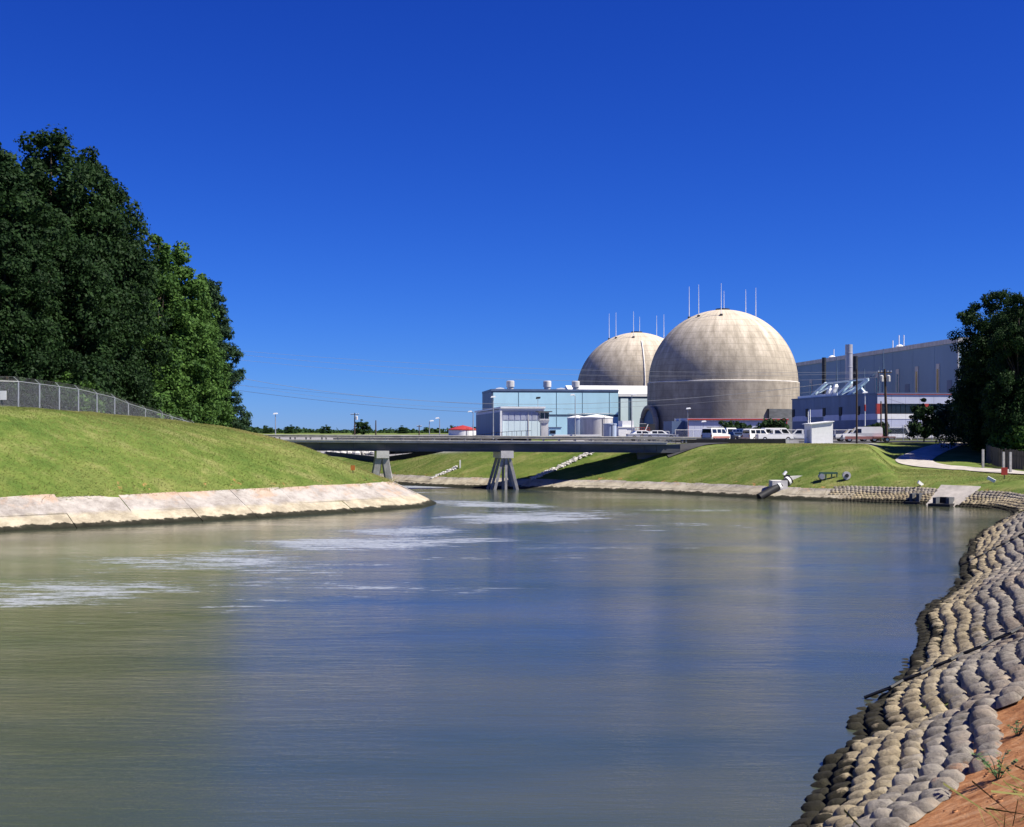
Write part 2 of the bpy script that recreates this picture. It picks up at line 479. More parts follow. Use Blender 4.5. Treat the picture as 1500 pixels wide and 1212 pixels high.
def gsample(A, x, y):
    """bilinear look-up on the ground grid"""
    i = np.clip(np.searchsorted(gx, x)-1, 0, nx-2); j = np.clip(np.searchsorted(gy, y)-1, 0, ny-2)
    u = (x-gx[i])/(gx[i+1]-gx[i]); v = (y-gy[j])/(gy[j+1]-gy[j])
    return (A[j,i]*(1-u)+A[j,i+1]*u)*(1-v)+(A[j+1,i]*(1-u)+A[j+1,i+1]*u)*v
ground = link('ground', ground_me); ground['kind'] = 'structure'

# ------------------------------------------------------------------ water
wxs = np.arange(-156, 62, 1.2); wys = np.arange(-34, 238, 1.2)
WX, WY = np.meshgrid(wxs, wys)
idw = np.arange(WX.size).reshape(WX.shape)
wq = np.stack([idw[:-1,:-1], idw[:-1,1:], idw[1:,1:], idw[1:,:-1]], -1).reshape(-1, 4)
wm = bpy.data.materials.new('canal_water'); wm.use_nodes = True
n = N(wm); l = L(wm); b = n['Principled BSDF']
tcw = n.new('ShaderNodeTexCoord'); V = tcw.outputs['Object']
silt = ramp(wm, noise(wm, V, 0.06, 4, 0.55, ((0.5, 1.4, 1), (0, 0, R(12)))), [(0.35, (0.036, 0.054, 0.044)), (0.65, (0.078, 0.082, 0.048))])
f1 = noise(wm, V, 0.8, 9, 0.78, ((0.38, 1.7, 1), (0, 0, R(8))))
f2 = noise(wm, V, 0.14, 4, 0.6, ((0.7, 1.5, 1), (0, 0, R(10))))
fo = mathn(wm, 'ADD', attr(wm, 'foam'), mathn(wm, 'ADD', mathn(wm, 'MULTIPLY', mathn(wm, 'SUBTRACT', f1, 0.5), 2.6), mathn(wm, 'MULTIPLY', mathn(wm, 'SUBTRACT', f2, 0.5), 1.2)))
fm = ramp(wm, fo, [(0.56, (0, 0, 0)), (0.86, (1, 1, 1))])
f3 = ramp(wm, noise(wm, V, 5.0, 6, 0.75, ((0.5, 1.3, 1), (0, 0, 0))), [(0.36, (0.25, 0.25, 0.25)), (0.60, (1, 1, 1))])
fms = mathn(wm, 'MULTIPLY', mathn(wm, 'MULTIPLY', fm, f3), 0.66)
l.new(mixc(wm, fms, silt, (0.62, 0.66, 0.72)), b.inputs['Base Color'])
l.new(mathn(wm, 'MULTIPLY_ADD', fms, 0.75, 0.06), b.inputs['Roughness'])
b.inputs['IOR'].default_value = 1.333
b.inputs['Specular IOR Level'].default_value = 0.5
w1 = noise(wm, V, 1.7, 7, 0.68, ((0.30, 1.5, 1), (0, 0, R(4))))
w2 = noise(wm, V, 0.30, 4, 0.55, ((0.24, 1.2, 1), (0, 0, R(-5))))
w3 = noise(wm, V, 5.5, 4, 0.6, ((0.5, 1.4, 1), (0, 0, R(-5))))
hh = mathn(wm, 'ADD', mathn(wm, 'ADD', mathn(wm, 'MULTIPLY', w1, 0.12), mathn(wm, 'MULTIPLY', w3, 0.022)), mathn(wm, 'MULTIPLY', w2, 0.13))
calm = ramp(wm, noise(wm, V, 0.09, 5, 0.6, ((0.5, 1.3, 1), (0, 0, R(20)))), [(0.36, (0.45, 0.45, 0.45)), (0.62, (1.25, 1.25, 1.25))])
hh = mathn(wm, 'MULTIPLY', hh, calm)
bp = n.new('ShaderNodeBump'); bp.inputs['Strength'].default_value = 0.18; bp.inputs['Distance'].default_value = 1.0
l.new(hh, bp.inputs['Height']); l.new(bp.outputs['Normal'], b.inputs['Normal'])
water_me = np_mesh('water', np.stack([WX.ravel(), WY.ravel(), np.zeros(WX.size)], 1), wq, wm, True)
foam = np.zeros(WX.size); ax, ay = WX.ravel(), WY.ravel()
def blob(px, py, hw, hh_, amp, rot=0.0):
    """a drifting foam raft: pixel centre, half sizes in metres"""
    global foam
    Y = EYE*F/(py-HOR); X = (px-750)*Y/F
    c, s = math.cos(rot), math.sin(rot)
    u = ((ax-X)*c+(ay-Y)*s)/hw; v = (-(ax-X)*s+(ay-Y)*c)/hh_
    foam = np.maximum(foam, (amp+0.06)*np.exp(-(u*u+v*v)**1.5*0.7))
blob(540, 795, 7.5, 5.0, 0.95, R(10)); blob(600, 778, 5.0, 6.0, 0.75); blob(650, 792, 6, 2.5, 0.7)
blob(250, 822, 7.0, 5.0, 0.72); blob(60, 868, 7.5, 5.5, 0.72); blob(350, 812, 5, 4, 0.6)
blob(770, 757, 7.0, 8.0, 0.9, R(-20)); blob(735, 741, 7.0, 4, 0.85, R(-25)); blob(860, 752, 8, 4, 0.55); blob(680, 736, 6, 4, 0.75, R(-30))
blob(720, 815, 10, 4.0, 0.46); blob(610, 714, 6, 5, 0.95); blob(590, 709, 6, 5, 0.95); blob(960, 772, 9, 7, 0.44); blob(1000, 748, 14, 3, 0.45)
blob(420, 838, 9, 6, 0.48); blob(640, 722, 5, 4, 0.5); blob(560, 860, 9, 6, 0.36); blob(250, 890, 8, 6, 0.36); blob(850, 800, 10, 6, 0.36)
at_ = water_me.attributes.new('foam', 'FLOAT', 'POINT'); at_.data.foreach_set('value', foam.astype(np.float32))
water = link('water', water_me); water['kind'] = 'structure'

# ------------------------------------------------------------------ revetments
def conc_mat(name, top, mid, low, wash=0.7):
    """canal lining concrete: algae line at the waterline, dirt and clay wash above"""
    m = bpy.data.materials.new(name); m.use_nodes = True
    n = N(m); l = L(m); b = n['Principled BSDF']; b.inputs['Roughness'].default_value = 0.9; b.inputs['Specular IOR Level'].default_value = 0.2
    g = n.new('ShaderNodeNewGeometry'); sp = n.new('ShaderNodeSeparateXYZ'); l.new(g.outputs['Position'], sp.inputs[0])
    P = g.outputs['Position']
    nz = noise(m, P, 1.1, 7, 0.7)
    zz = mathn(m, 'ADD', sp.outputs['Z'], mathn(m, 'MULTIPLY', mathn(m, 'SUBTRACT', nz, 0.5), 0.7))
    base = ramp(m, mathn(m, 'MULTIPLY', zz, 0.5), [(0.06, low), (0.16, (0.05, 0.045, 0.03)), (0.19, mid), (0.42, mid), (0.55, top), (0.9, top)])
    dirt = ramp(m, noise(m, P, 0.7, 8, 0.75, ((1, 1, 0.5), (0, 0, 0))), [(0.38, (0.48, 0.46, 0.45)), (0.6, (1, 1, 1))])
    x = n.new('ShaderNodeMix'); x.data_type = 'RGBA'; x.blend_type = 'MULTIPLY'; x.inputs[0].default_value = 0.8
    l.new(base, x.inputs[6]); l.new(dirt, x.inputs[7])
    clw = ramp(m, mathn(m, 'ADD', noise(m, P, 0.30, 5, 0.7), mathn(m, 'MULTIPLY', sp.outputs['Z'], 0.14)), [(0.72, (0, 0, 0)), (0.84, (1, 1, 1))])
    l.new(mixc(m, mathn(m, 'MULTIPLY', clw, wash), x.outputs[2], (0.52, 0.30, 0.16)), b.inputs['Base Color'])
    bp = n.new('ShaderNodeBump'); bp.inputs['Strength'].default_value = 0.8; bp.inputs['Distance'].default_value = 0.07
    l.new(noise(m, P, 9, 7, 0.75), bp.inputs['Height']); l.new(bp.outputs['Normal'], b.inputs['Normal'])
    if name == 'mattress':
        vd = n.new('ShaderNodeVectorMath'); vd.operation = 'DISTANCE'; l.new(P, vd.inputs[0]); vd.inputs[1].default_value = (9.6, 19.3, 1.5)
        k1 = mathn(m, 'ADD', mathn(m, 'MULTIPLY', vd.outputs['Value'], -0.30), mathn(m, 'MULTIPLY', noise(m, P, 1.3, 7, 0.7), 1.6))
        k2 = ramp(m, k1, [(0.10, (0, 0, 0)), (0.35, (1, 1, 1))])
        old = b.inputs['Base Color'].links[0].from_socket
        spot = ramp(m, noise(m, P, 1.6, 9, 0.82), [(0.36, (0.30, 0.29, 0.27)), (0.50, (0.85, 0.84, 0.82)), (0.64, (1.2, 1.15, 1.05))])
        x3 = n.new('ShaderNodeMix'); x3.data_type = 'RGBA'; x3.blend_type = 'MULTIPLY'; x3.inputs[0].default_value = 0.85
        l.new(old, x3.inputs[6]); l.new(spot, x3.inputs[7])
        l.new(mixc(m, mathn(m, 'MULTIPLY', k2, 0.85), x3.outputs[2], (0.46, 0.21, 0.09)), b.inputs['Base Color'])
    M[name] = m
conc_mat('lining_left', (0.47, 0.43, 0.385), (0.54, 0.475, 0.345), (0.02, 0.022, 0.012), 0.45)
conc_mat('lining_right', (0.40, 0.36, 0.32), (0.46, 0.41, 0.31), (0.02, 0.022, 0.012))
conc_mat('mattress', (0.34, 0.31, 0.27), (0.42, 0.355, 0.24), (0.035, 0.033, 0.022), 0.12)

def frames(S):
    T = np.gradient(S, axis=0); T /= np.linalg.norm(T, axis=1)[:,None]
    for _ in range(6):
        T[1:-1] = (T[:-2]+T[1:-1]*2+T[2:])/4
    return T/np.linalg.norm(T, axis=1)[:,None]
TL, TR = frames(LEFT), frames(RIGHT)
NL = np.stack([-TL[:,1], TL[:,0]], 1)       # towards the land
NR = np.stack([TR[:,1], -TR[:,0]], 1)

def lining(root, S, Nn, i0, i1, width, mname, rows, seed):
    rnd = random.Random(seed)
    st = int(width/0.5); cnt = 0
    for i in range(i0, i1, st):
        for r, (t0, t1) in enumerate(rows):
            js = list(range(i, min(i+st, len(S)-1)+1, 2))
            if len(js) < 2: continue
            lift = 0.07+rnd.uniform(-0.02, 0.03); tilt = rnd.uniform(-0.02, 0.02)
            vs = []; g = 0.022
            for a, j in enumerate(js):
                p = S[j].copy(); nn = Nn[j]
                if a == 0: p = p+(S[j+1]-S[j])/0.5*g
                if a == len(js)-1: p = p-(S[j]-S[j-1])/0.5*g
                for t in (t0+g, (t0+t1)/2, t1-g+rnd.uniform(0, 0.12)*(r == len(rows)-1)):
                    q = p+nn*t
                    vs.append((q[0], q[1], t*0.5+lift+tilt*(a-1)))
            k = len(vs); fs = []
            for a in range(len(js)-1):
                for c in range(2):
                    q = a*3+c; fs.append((q, q+3, q+4, q+1))
            vs += [(x, y, z-0.16) for x, y, z in vs]
            ring = [a*3 for a in range(len(js))]+[(len(js)-1)*3+1, (len(js)-1)*3+2]+[a*3+2 for a in range(len(js)-2, -1, -1)]+[1]
            for a in range(len(ring)):
                q, s2 = ring[a], ring[(a+1) % len(ring)]
                fs.append((q, s2, s2+k, q+k))
            MB().add(vs, fs).build('concrete_slab', M[mname], root, smooth=False)
            cnt += 1
    return cnt
def near(S, x, y):
    return int(((S-np.array([x, y]))**2).sum(1).argmin())
rl = bpy.data.objects.new('revetment', None); col.objects.link(rl); rl['kind'] = 'structure'
lining(rl, LEFT, NL, near(LEFT, -43, 79), near(LEFT, -12, 137), 5.0, 'lining_left', [(-1.2, 1.75), (1.75, 4.25)], 1)
rr = bpy.data.objects.new('revetment', None); col.objects.link(rr); rr['kind'] = 'structure'
lining(rr, RIGHT, NR, near(RIGHT, 33.6, 122.3), near(RIGHT, -22, 172), 3.0, 'lining_right', [(-1.2, 0.9), (0.9, 2.15)], 2)

# grout-filled mattress of pillows along the near right bank and round the bay
def pillow_mesh(seed):
    rnd = random.Random(seed); vs = []; fs = []; n_ = 6
    ph = rnd.uniform(0, 6)
    for a in range(n_+1):
        for c in range(n_+1):
            u = a/n_*2-1; v = c/n_*2-1
            h = (max(0, 1-abs(u)**2.6)**0.5)*(max(0, 1-abs(v)**2.6)**0.5)
            h *= 1+0.10*math.sin(3*u+ph)+0.08*math.sin(4*v+ph*2)
            vs.append((u*0.5*(1-0.06*v*v), v*0.5*(1-0.05*u*u), h*0.42-0.05))
    for a in range(n_):
        for c in range(n_):
            q = a*(n_+1)+c; fs.append((q, q+n_+1, q+n_+2, q+1))
    me = bpy.data.meshes.new('concrete_pillow'); me.from_pydata(vs, [], fs); me.update()
    me.polygons.foreach_set('use_smooth', [True]*len(me.polygons)); me.materials.append(M['mattress'])
    return me
PM = [pillow_mesh(k) for k in range(5)]
mt = bpy.data.objects.new('grout_mattress', None); col.objects.link(mt); mt['kind'] = 'structure'
spots = []
ri_ = near(RIGHT, 40.6, 115.6); RP = RIGHT[ri_]; RTT = TR[ri_]; RNN = NR[ri_]
ia, ib = near(RIGHT, 2, 17.5), near(RIGHT, 32, 124)
PL, PW = 0.66, 0.50
rnd = random.Random(5)
step_i = PL/0.5
pos = ia
col_i = 0
while pos < ib:
    far_ = pos > near(RIGHT, 37, 93)
    PL, PW = (0.38, 0.36) if far_ else (0.54, 0.43)
    step_i = PL/0.5
    yy_ = RIGHT[int(pos)][1]
    top_r = 8 if far_ else (7 if yy_ < 21 else 8 if yy_ < 25 else 9 if yy_ < 29 else 11)
    for r in range(-1, top_r):
        off = (0.5 if r % 2 else 0.0)+0.22*math.sin(r*1.3+pos*0.05)
        fi = pos+off*step_i
        j = int(fi); 
        if j >= len(RIGHT)-2: continue
        fr = fi-j
        p = RIGHT[j]*(1-fr)+RIGHT[j+1]*fr; T = TR[j]*(1-fr)+TR[j+1]*fr; nn = np.array([T[1], -T[0]])
        t = r*PW+0.12*math.sin(pos*0.13)+0.1*math.sin(pos*0.41)
        q = p+nn*t
        lt = np.dot(q-RP, RNN); ls = np.dot(q-RP, RTT)
        if r > -1 and -0.5 < lt < 3.3 and abs(ls) < 1.5+0.16*lt: continue        # the boat ramp
        spots.append((q[0], q[1], t*0.5+0.02+0.04*math.sin(pos*0.3+r), T[0], T[1], PL, rnd.random()))
    pos += step_i
spots.sort(key=lambda a: (a[0]**2+a[1]**2) if (a[0]/a[1] < 0.44 and a[1] > 14) else 1e9+a[1])
def pmat(s):
    x, y, z, tx, ty_, PL, u = s; PW = PL*0.80 if PL > 0.5 else PL*0.95
    T = Vector((tx, ty_, 0)).normalized(); nn = Vector((ty_, -tx, 0)).normalized()
    up = (nn+Vector((0, 0, 0.5))).normalized(); zz = T.cross(up) 
    if zz.z < 0: zz = -zz
    T2 = up.cross(zz)
    a = (u-0.5)*0.6
    X = T2*math.cos(a)+up*math.sin(a); Yv = up*math.cos(a)-T2*math.sin(a)
    sx = PL*(1.08+0.45*(u-0.5)); sy = PW*1.118*(1.12+0.35*((u*7) % 1-0.5)); sz = (0.36+0.2*((u*13) % 1))*(1 if PL > 0.5 else 0.75)
    m = Matrix(((X.x*sx, Yv.x*sy, zz.x*sz, x), (X.y*sx, Yv.y*sy, zz.y*sz, y), (X.z*sx, Yv.z*sy, zz.z*sz, z), (0, 0, 0, 1)))
    return m
for s in spots[:300]:
    o = bpy.data.objects.new('concrete_pillow', PM[int(s[6]*5)]); col.objects.link(o); o.parent = mt; o.matrix_local = pmat(s)
base_v = [np.array([v.co[:] for v in me.vertices]) for me in PM]
base_f = np.array([p.vertices[:] for p in PM[0].polygons])
av, af = [], []; nb = 0
for s in spots[300:]:
    m = np.array(pmat(s)); bv = base_v[int(s[6]*5)]
    av.append(bv @ m[:3,:3].T+m[:3,3]); af.append(base_f+nb); nb += len(bv)
o = link('far_pillows', np_mesh('far_pillows', np.concatenate(av), np.concatenate(af), M['mattress'], True), mt); o['kind'] = 'stuff'

# ------------------------------------------------------------------ road bridge
BY0, BY1 = 147.2, 150.7
BXL, BXR = -36.0, 18.6
def bz(x):                       # deck falls slightly to the right
    return (x+8)*-0.006
br = thing('road_bridge', 'long grey road bridge on splayed concrete piles crossing the canal', 'bridge', (-8, 150, 0))
def slab_strip(x0, x1, y0, y1, z0, z1):
    m = MB(); m.add([(x0,y0,z0+bz(x0)),(x1,y0,z0+bz(x1)),(x1,y1,z0+bz(x1)),(x0,y1,z0+bz(x0)),(x0,y0,z1+bz(x0)),(x1,y0,z1+bz(x1)),(x1,y1,z1+bz(x1)),(x0,y1,z1+bz(x0))],
                    [(0,3,2,1),(4,5,6,7),(0,1,5,4),(1,2,6,5),(2,3,7,6),(3,0,4,7)]); return m
slab_strip(BXL-6, BXR, BY0, BY1, 5.58, 5.80).build('deck', M['bridge_concrete'], br, world=True)
slab_strip(BXL-6, BXR, BY0-0.05, BY0+0.35, 5.803, 5.90).build('kerb', M['bridge_concrete'], br, world=True)
slab_strip(BXL-6, BXR, BY1-0.35, BY1+0.05, 5.803, 5.90).build('kerb', M['bridge_concrete'], br, world=True)
for gy_ in (147.85, 148.95, 150.05):
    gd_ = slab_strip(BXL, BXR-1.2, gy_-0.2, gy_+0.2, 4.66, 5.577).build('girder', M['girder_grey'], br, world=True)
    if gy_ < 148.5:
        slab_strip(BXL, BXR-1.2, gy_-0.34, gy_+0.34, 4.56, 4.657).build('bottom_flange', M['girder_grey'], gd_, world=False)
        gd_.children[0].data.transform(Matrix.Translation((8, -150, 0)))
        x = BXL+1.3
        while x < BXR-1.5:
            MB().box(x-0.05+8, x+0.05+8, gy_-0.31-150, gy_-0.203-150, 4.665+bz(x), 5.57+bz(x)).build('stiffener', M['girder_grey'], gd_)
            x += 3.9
# guard rails
for side, yy in ((0, BY0+0.12), (1, BY1-0.12)):
    m = MB()
    prof = [(0,6.17),(-0.05,6.22),(0,6.29),(0,6.35),(-0.05,6.42),(0,6.48),(0.02,6.48),(0.02,6.17)]
    xs_ = (BXL-22, BXR+3.5)
    vs = [(x, yy+a, z+bz(x)) for x in xs_ for a, z in prof]; k = len(prof)
    m.add(vs, [(i, (i+1) % k, k+(i+1) % k, k+i) for i in range(k)]+[tuple(range(k)), tuple(range(2*k-1, k-1, -1))])
    gr = m.build('guard_rail', M['rail_grey'], br, world=True)
    x = BXL-21
    while x < BXR+3.4:
        p = MB().box(x-0.09, x+0.09, yy+0.024, yy+0.16, 5.75+bz(x), 6.42+bz(x)); 
        p.v = [(a+8, b_-150, c) for a, b_, c in p.v]
        p.build('rail_post', M['rail_grey'], gr)
        x += 1.9
# piers: cap beam and battered piles
SK = -0.30                                    # the piers stand askew to the deck
def skbox(x0, x1, y0, y1, z0, z1, sk):
    d = (y1-y0)*sk
    return MB().add([(x0,y0,z0),(x1,y0,z0),(x1+d,y1,z0),(x0+d,y1,z0),(x0,y0,z1),(x1,y0,z1),(x1+d,y1,z1),(x0+d,y1,z1)], [(0,3,2,1),(4,5,6,7),(0,1,5,4),(1,2,6,5),(2,3,7,6),(3,0,4,7)])
def pier(xc, nb, base):
    skbox(xc-0.75, xc+0.75, BY0+0.02, BY1-0.1, 3.78, 4.655, SK).build('pier_cap', M['pale_concrete'], br, world=True)
    for i in range(nb):
        yy = BY0+0.45+i*(BY1-BY0-0.9)/(nb-1); xo = xc+SK*(yy-BY0)
        for s in (-1, 1):
            top = Vector((xo+s*0.42, yy, 3.775)); bot = Vector((xo+s*(1.75+0.1*i), yy, base))
            p = MB().bar(top, bot, 0.34, 0.36, (0,1,0)).build('pile', M['pile_concrete'], br, world=True)
            a = top.lerp(bot, 0.72); c = top.lerp(bot, 1.0)
            q = MB().bar(a, c, 0.56, 0.56, (0,1,0)); q.v = [(u+8, v_-150, w_) for u, v_, w_ in q.v]
            q.build('pile_jacket', M['pale_concrete'], p)
        if i in (0, 1):
            MB().bar((xo, yy, 3.775), (xo-0.05, yy+0.1-0.5*(i == 0), base), 0.30, 0.34, (0,1,0)).build('pile', M['pile_concrete'], br, world=True)
pier(wx(742, 147)+0.1, 3, -1.6)
# the left pier has thick blade columns
xc = wx(557, 147)+0.3
skbox(xc-0.75, xc+0.75, BY0+0.02, BY1-0.1, 3.78, 4.655, -0.2).build('pier_cap', M['pale_concrete'], br, world=True)
for s in (-1, 1):
    for yy in (BY0+0.6, BY1-0.8):
        MB().bar((xc+s*0.40-0.2*(yy-BY0), yy, 3.775), (xc+s*1.25-0.2*(yy-BY0), yy, -1.2), 0.72, 0.8, (0,1,0)).build('column', M['pile_concrete'], br, world=True)
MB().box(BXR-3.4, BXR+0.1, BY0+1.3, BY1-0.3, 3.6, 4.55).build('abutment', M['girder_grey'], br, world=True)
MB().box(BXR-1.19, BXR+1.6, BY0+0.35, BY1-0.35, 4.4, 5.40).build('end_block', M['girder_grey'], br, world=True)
MB().box(BXL-6, BXL-0.02, BY0+0.2, BY1-0.2, 3.0, 5.57).build('abutment', M['bridge_concrete'], br, world=True)

# approach roads
def ribbon(name, pts, half, mname, lift, parent=None, n=3, use_th=True):
    S = catmull([p[:2] for p in pts], 1.0)
    T = frames(S); Nn = np.stack([-T[:,1], T[:,0]], 1)
    hw = np.interp(np.linspace(0, 1, len(S)), np.linspace(0, 1, len(half)), half) if hasattr(half, '__len__') else np.full(len(S), half)
    cols_ = np.linspace(-1, 1, 2*n+1)
    pts_ = S[:,None,:]+Nn[:,None,:]*(cols_[None,:,None]*hw[:,None,None])
    z = terrain(pts_[...,0], pts_[...,1], True)
    z = np.maximum(z, terrain(pts_[...,0], pts_[...,1], False))+lift
    v = np.concatenate([pts_, z[...,None]], -1).reshape(-1, 3)
    w_ = len(cols_); i = np.arange(len(S)*w_).reshape(len(S), w_)
    q = np.stack([i[:-1,:-1], i[:-1,1:], i[1:,1:], i[1:,:-1]], -1).reshape(-1, 4)
    o = link(name, np_mesh(name, v, q, M[mname], True), parent); o['kind'] = 'structure'; return o
ribbon('road', [(BXR-0.2, 149.0), (22.5, 150.4), (25.5, 157), (27, 168), (28, 190), (28, 230)], 2.1, 'asphalt', 0.10)
ribbon('road', [(BXL-2, 149.0), (-48, 149.6), (-58, 149.6)], 2.6, 'asphalt', 0.10)
ribbon('service_road', [(64,116), (57.5,123.5), (53.8,129.5), (50.6,138), (48.6,144.5), (49.4,151), (53,157.5), (58,165), (64,174), (70,186)], [2.2,2.2,2.3,2.4,2.3,2.0,1.8,1.8,1.8,1.8], 'path_concrete', 0.07)
pk = MB().box(12, 78, 172, 206, 5.20, 5.485).build('car_park', M['asphalt']); pk['kind'] = 'structure'
ap = MB().box(12, 26.5, 172.5, 179, 5.3, 5.69).build('pavement', M['asphalt']); ap['kind'] = 'structure'
ya = MB().box(-30, 190, 206.05, 470, 5.6, 5.88).build('plant_yard', M['yard_gravel']); ya['kind'] = 'structure'

# ------------------------------------------------------------------ chain-link
def link_mat(name, c, cover):
    m = bpy.data.materials.new(name); m.use_nodes = True
    n = N(m); l = L(m); b = n['Principled BSDF']; b.inputs['Base Color'].default_value = (*c, 1); b.inputs['Roughness'].default_value = 0.45; b.inputs['Metallic'].default_value = 0.3
    tc = n.new('ShaderNodeTexCoord'); mp = n.new('ShaderNodeMapping'); mp.inputs['Rotation'].default_value = (0, R(45), 0); l.new(tc.outputs['Object'], mp.inputs[0])
    sp = n.new('ShaderNodeSeparateXYZ'); l.new(mp.outputs[0], sp.inputs[0])
    acc = None
    for ax_ in ('X', 'Z'):
        fr = mathn(m, 'FRACT', mathn(m, 'MULTIPLY', sp.outputs[ax_], 1/0.055))
        on = mathn(m, 'LESS_THAN', fr, cover)
        acc = on if acc is None else mathn(m, 'MAXIMUM', acc, on)
    t = n.new('ShaderNodeBsdfTransparent'); mx = n.new('ShaderNodeMixShader')
    l.new(acc, mx.inputs[0]); l.new(t.outputs[0], mx.inputs[1]); l.new(b.outputs[0], mx.inputs[2]); l.new(mx.outputs[0], n['Material Output'].inputs['Surface'])
    M[name] = m
link_mat('chain_link', (0.40, 0.41, 0.44), 0.10)
link_mat('chain_link_dense', (0.55, 0.56, 0.60), 0.20)

def chain_fence(name, label, pts, h, mname='chain_link', arms=True, rail_mat='galvanized', post_r=0.045, lean=None, zs=None, top_r=0.03):
    pts = [Vector((p[0], p[1], (zs[i] if zs else th(p[0], p[1])))) for i, p in enumerate(pts)]
    root = thing(name, label, 'fence', pts[0])
    for i, p in enumerate(pts):
        q = p+Vector((0, 0, h))
        if lean and i in lean: q += Vector((0.35, 0, 0))
        m = MB().tube([p-Vector((0,0,0.4)), q], post_r, 6)
        po = m.build('post', M[rail_mat], root, world=True)
        if arms:
            a = MB().bar(q, q+Vector((-0.28, -0.28, 0.34)), 0.06, 0.03)
            a.v = [tuple(Vector(v)-pts[0]) for v in a.v]; a.build('barb_arm', M[rail_mat], po)
    for i in range(len(pts)-1):
        a, b_ = pts[i], pts[i+1]
        MB().tube([a+Vector((0,0,h-0.03)), b_+Vector((0,0,h-0.03))], top_r, 6).build('top_rail', M[rail_mat], root, world=True)
        # mesh panel in its own frame so the weave follows the fence
        d = (b_-a); ln = math.hypot(d.x, d.y); ang = math.atan2(d.y, d.x)
        me = MB(); me.add([(0,0,0.02),(ln,0,d.z+0.02),(ln,0,d.z+h-0.05),(0,0,h-0.05)], [(0,1,2,3)])
        o = me.build('mesh_panel', M[mname], root); o.location = a-pts[0]; o.rotation_euler = (0,0,ang)
    if arms:
        for k in range(3):
            off = Vector((-0.1*(k+1)+0.02, -0.1*(k+1)+0.02, 0.12*(k+1)))
            MB().tube([p+Vector((0,0,h))+off for p in pts], 0.008, 3).build('barbed_wire', M['galvanized'], root, world=True)
    return root
bankpts = []
for k in range(-2, 12):
    Y = 103+3.9*k
    px_ = [27,58,87,115,142,168,188,213,233,252,269,285,298,309,319]
    X = wx(px_[k], Y) if k >= 0 else wx(27, 103)+2.2*k
    bankpts.append((X, Y))
chain_fence('security_fence', 'chain-link fence with angled barb arms along the grassy left bank', bankpts, 2.2, 'chain_link', True, lean=[10], post_r=0.06, top_r=0.045)
tag(MB().box(-0.3, 0.3, -0.02, 0.02, 0, 0.75).build('fence_sign', M['white_paint']), 'small white notice board hung on the left bank chain-link fence', 'sign')
bpy.data.objects['fence_sign'].location = at(4, 586, 101.5)
# ------------------------------------------------------------------ far bank barrier behind the bridge
pts = []
for px_, Y in ((478,198),(520,186),(560,177),(600,173),(640,170.5),(680,169),(720,168),(750,167),(778,166)):
    pts.append(Vector((wx(px_, Y), Y, th(wx(px_, Y), Y))))
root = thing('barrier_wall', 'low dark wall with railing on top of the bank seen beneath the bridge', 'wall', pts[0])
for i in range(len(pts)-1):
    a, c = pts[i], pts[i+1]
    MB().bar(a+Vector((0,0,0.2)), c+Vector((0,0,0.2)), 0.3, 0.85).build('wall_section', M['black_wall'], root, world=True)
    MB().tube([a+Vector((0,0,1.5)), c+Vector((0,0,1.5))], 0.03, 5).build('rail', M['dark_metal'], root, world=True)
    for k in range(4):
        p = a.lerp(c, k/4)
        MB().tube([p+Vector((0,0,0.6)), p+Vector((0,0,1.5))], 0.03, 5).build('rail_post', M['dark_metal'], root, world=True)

# rock-lined gutter down the far bank and rubble
def rock_mesh(seed):
    r_ = random.Random(seed); vs = []
    for a in range(3):
        for k in range(6):
            t = k/6*2*math.pi; rr_ = (0.5, 0.55, 0.3)[a]*r_.uniform(0.75, 1.2)
            vs.append((rr_*math.cos(t), rr_*math.sin(t), (-0.2, 0.12, 0.38)[a]+r_.uniform(-0.06, 0.06)))
    fs = [(a*6+k, a*6+(k+1) % 6, (a+1)*6+(k+1) % 6, (a+1)*6+k) for a in range(2) for k in range(6)]+[(12,13,14,15,16,17)]
    me = bpy.data.meshes.new('rock'); me.from_pydata(vs, [], fs); me.update(); me.materials.append(M['rock']); return me
RM = [rock_mesh(k) for k in range(4)]
def gutter(label, p0, p1, n_, s, seed):
    r_ = random.Random(seed); root = thing('rock_gutter', label, 'gutter', (p0[0], p0[1], th(*p0)))
    for k in range(n_):
        t = (k+r_.uniform(-.4,.4))/n_
        x = p0[0]+(p1[0]-p0[0])*t+r_.uniform(-.35,.35); y = p0[1]+(p1[1]-p0[1])*t+r_.uniform(-.35,.35)
        o = bpy.data.objects.new('rock', RM[k % 4]); col.objects.link(o); o.parent = root
        q = s*r_.uniform(0.6, 1.25)
        o.location = Vector((x, y, th(x, y)+0.05))-root.location; o.scale = (q, q*r_.uniform(.7,1.2), q*0.7); o.rotation_euler = (0,0,r_.uniform(0,6))
    return root
gutter('white rubble gutter running down the bank just right of the middle piles', tuple(ground_at(866, 664))[:2], tuple(ground_at(779, 702))[:2], 170, 0.42, 3)
gutter('small broken rubble gutter on the bank between the two bridge piers', tuple(ground_at(672, 684))[:2], tuple(ground_at(633, 702))[:2], 60, 0.38, 4)
r_ = random.Random(9)
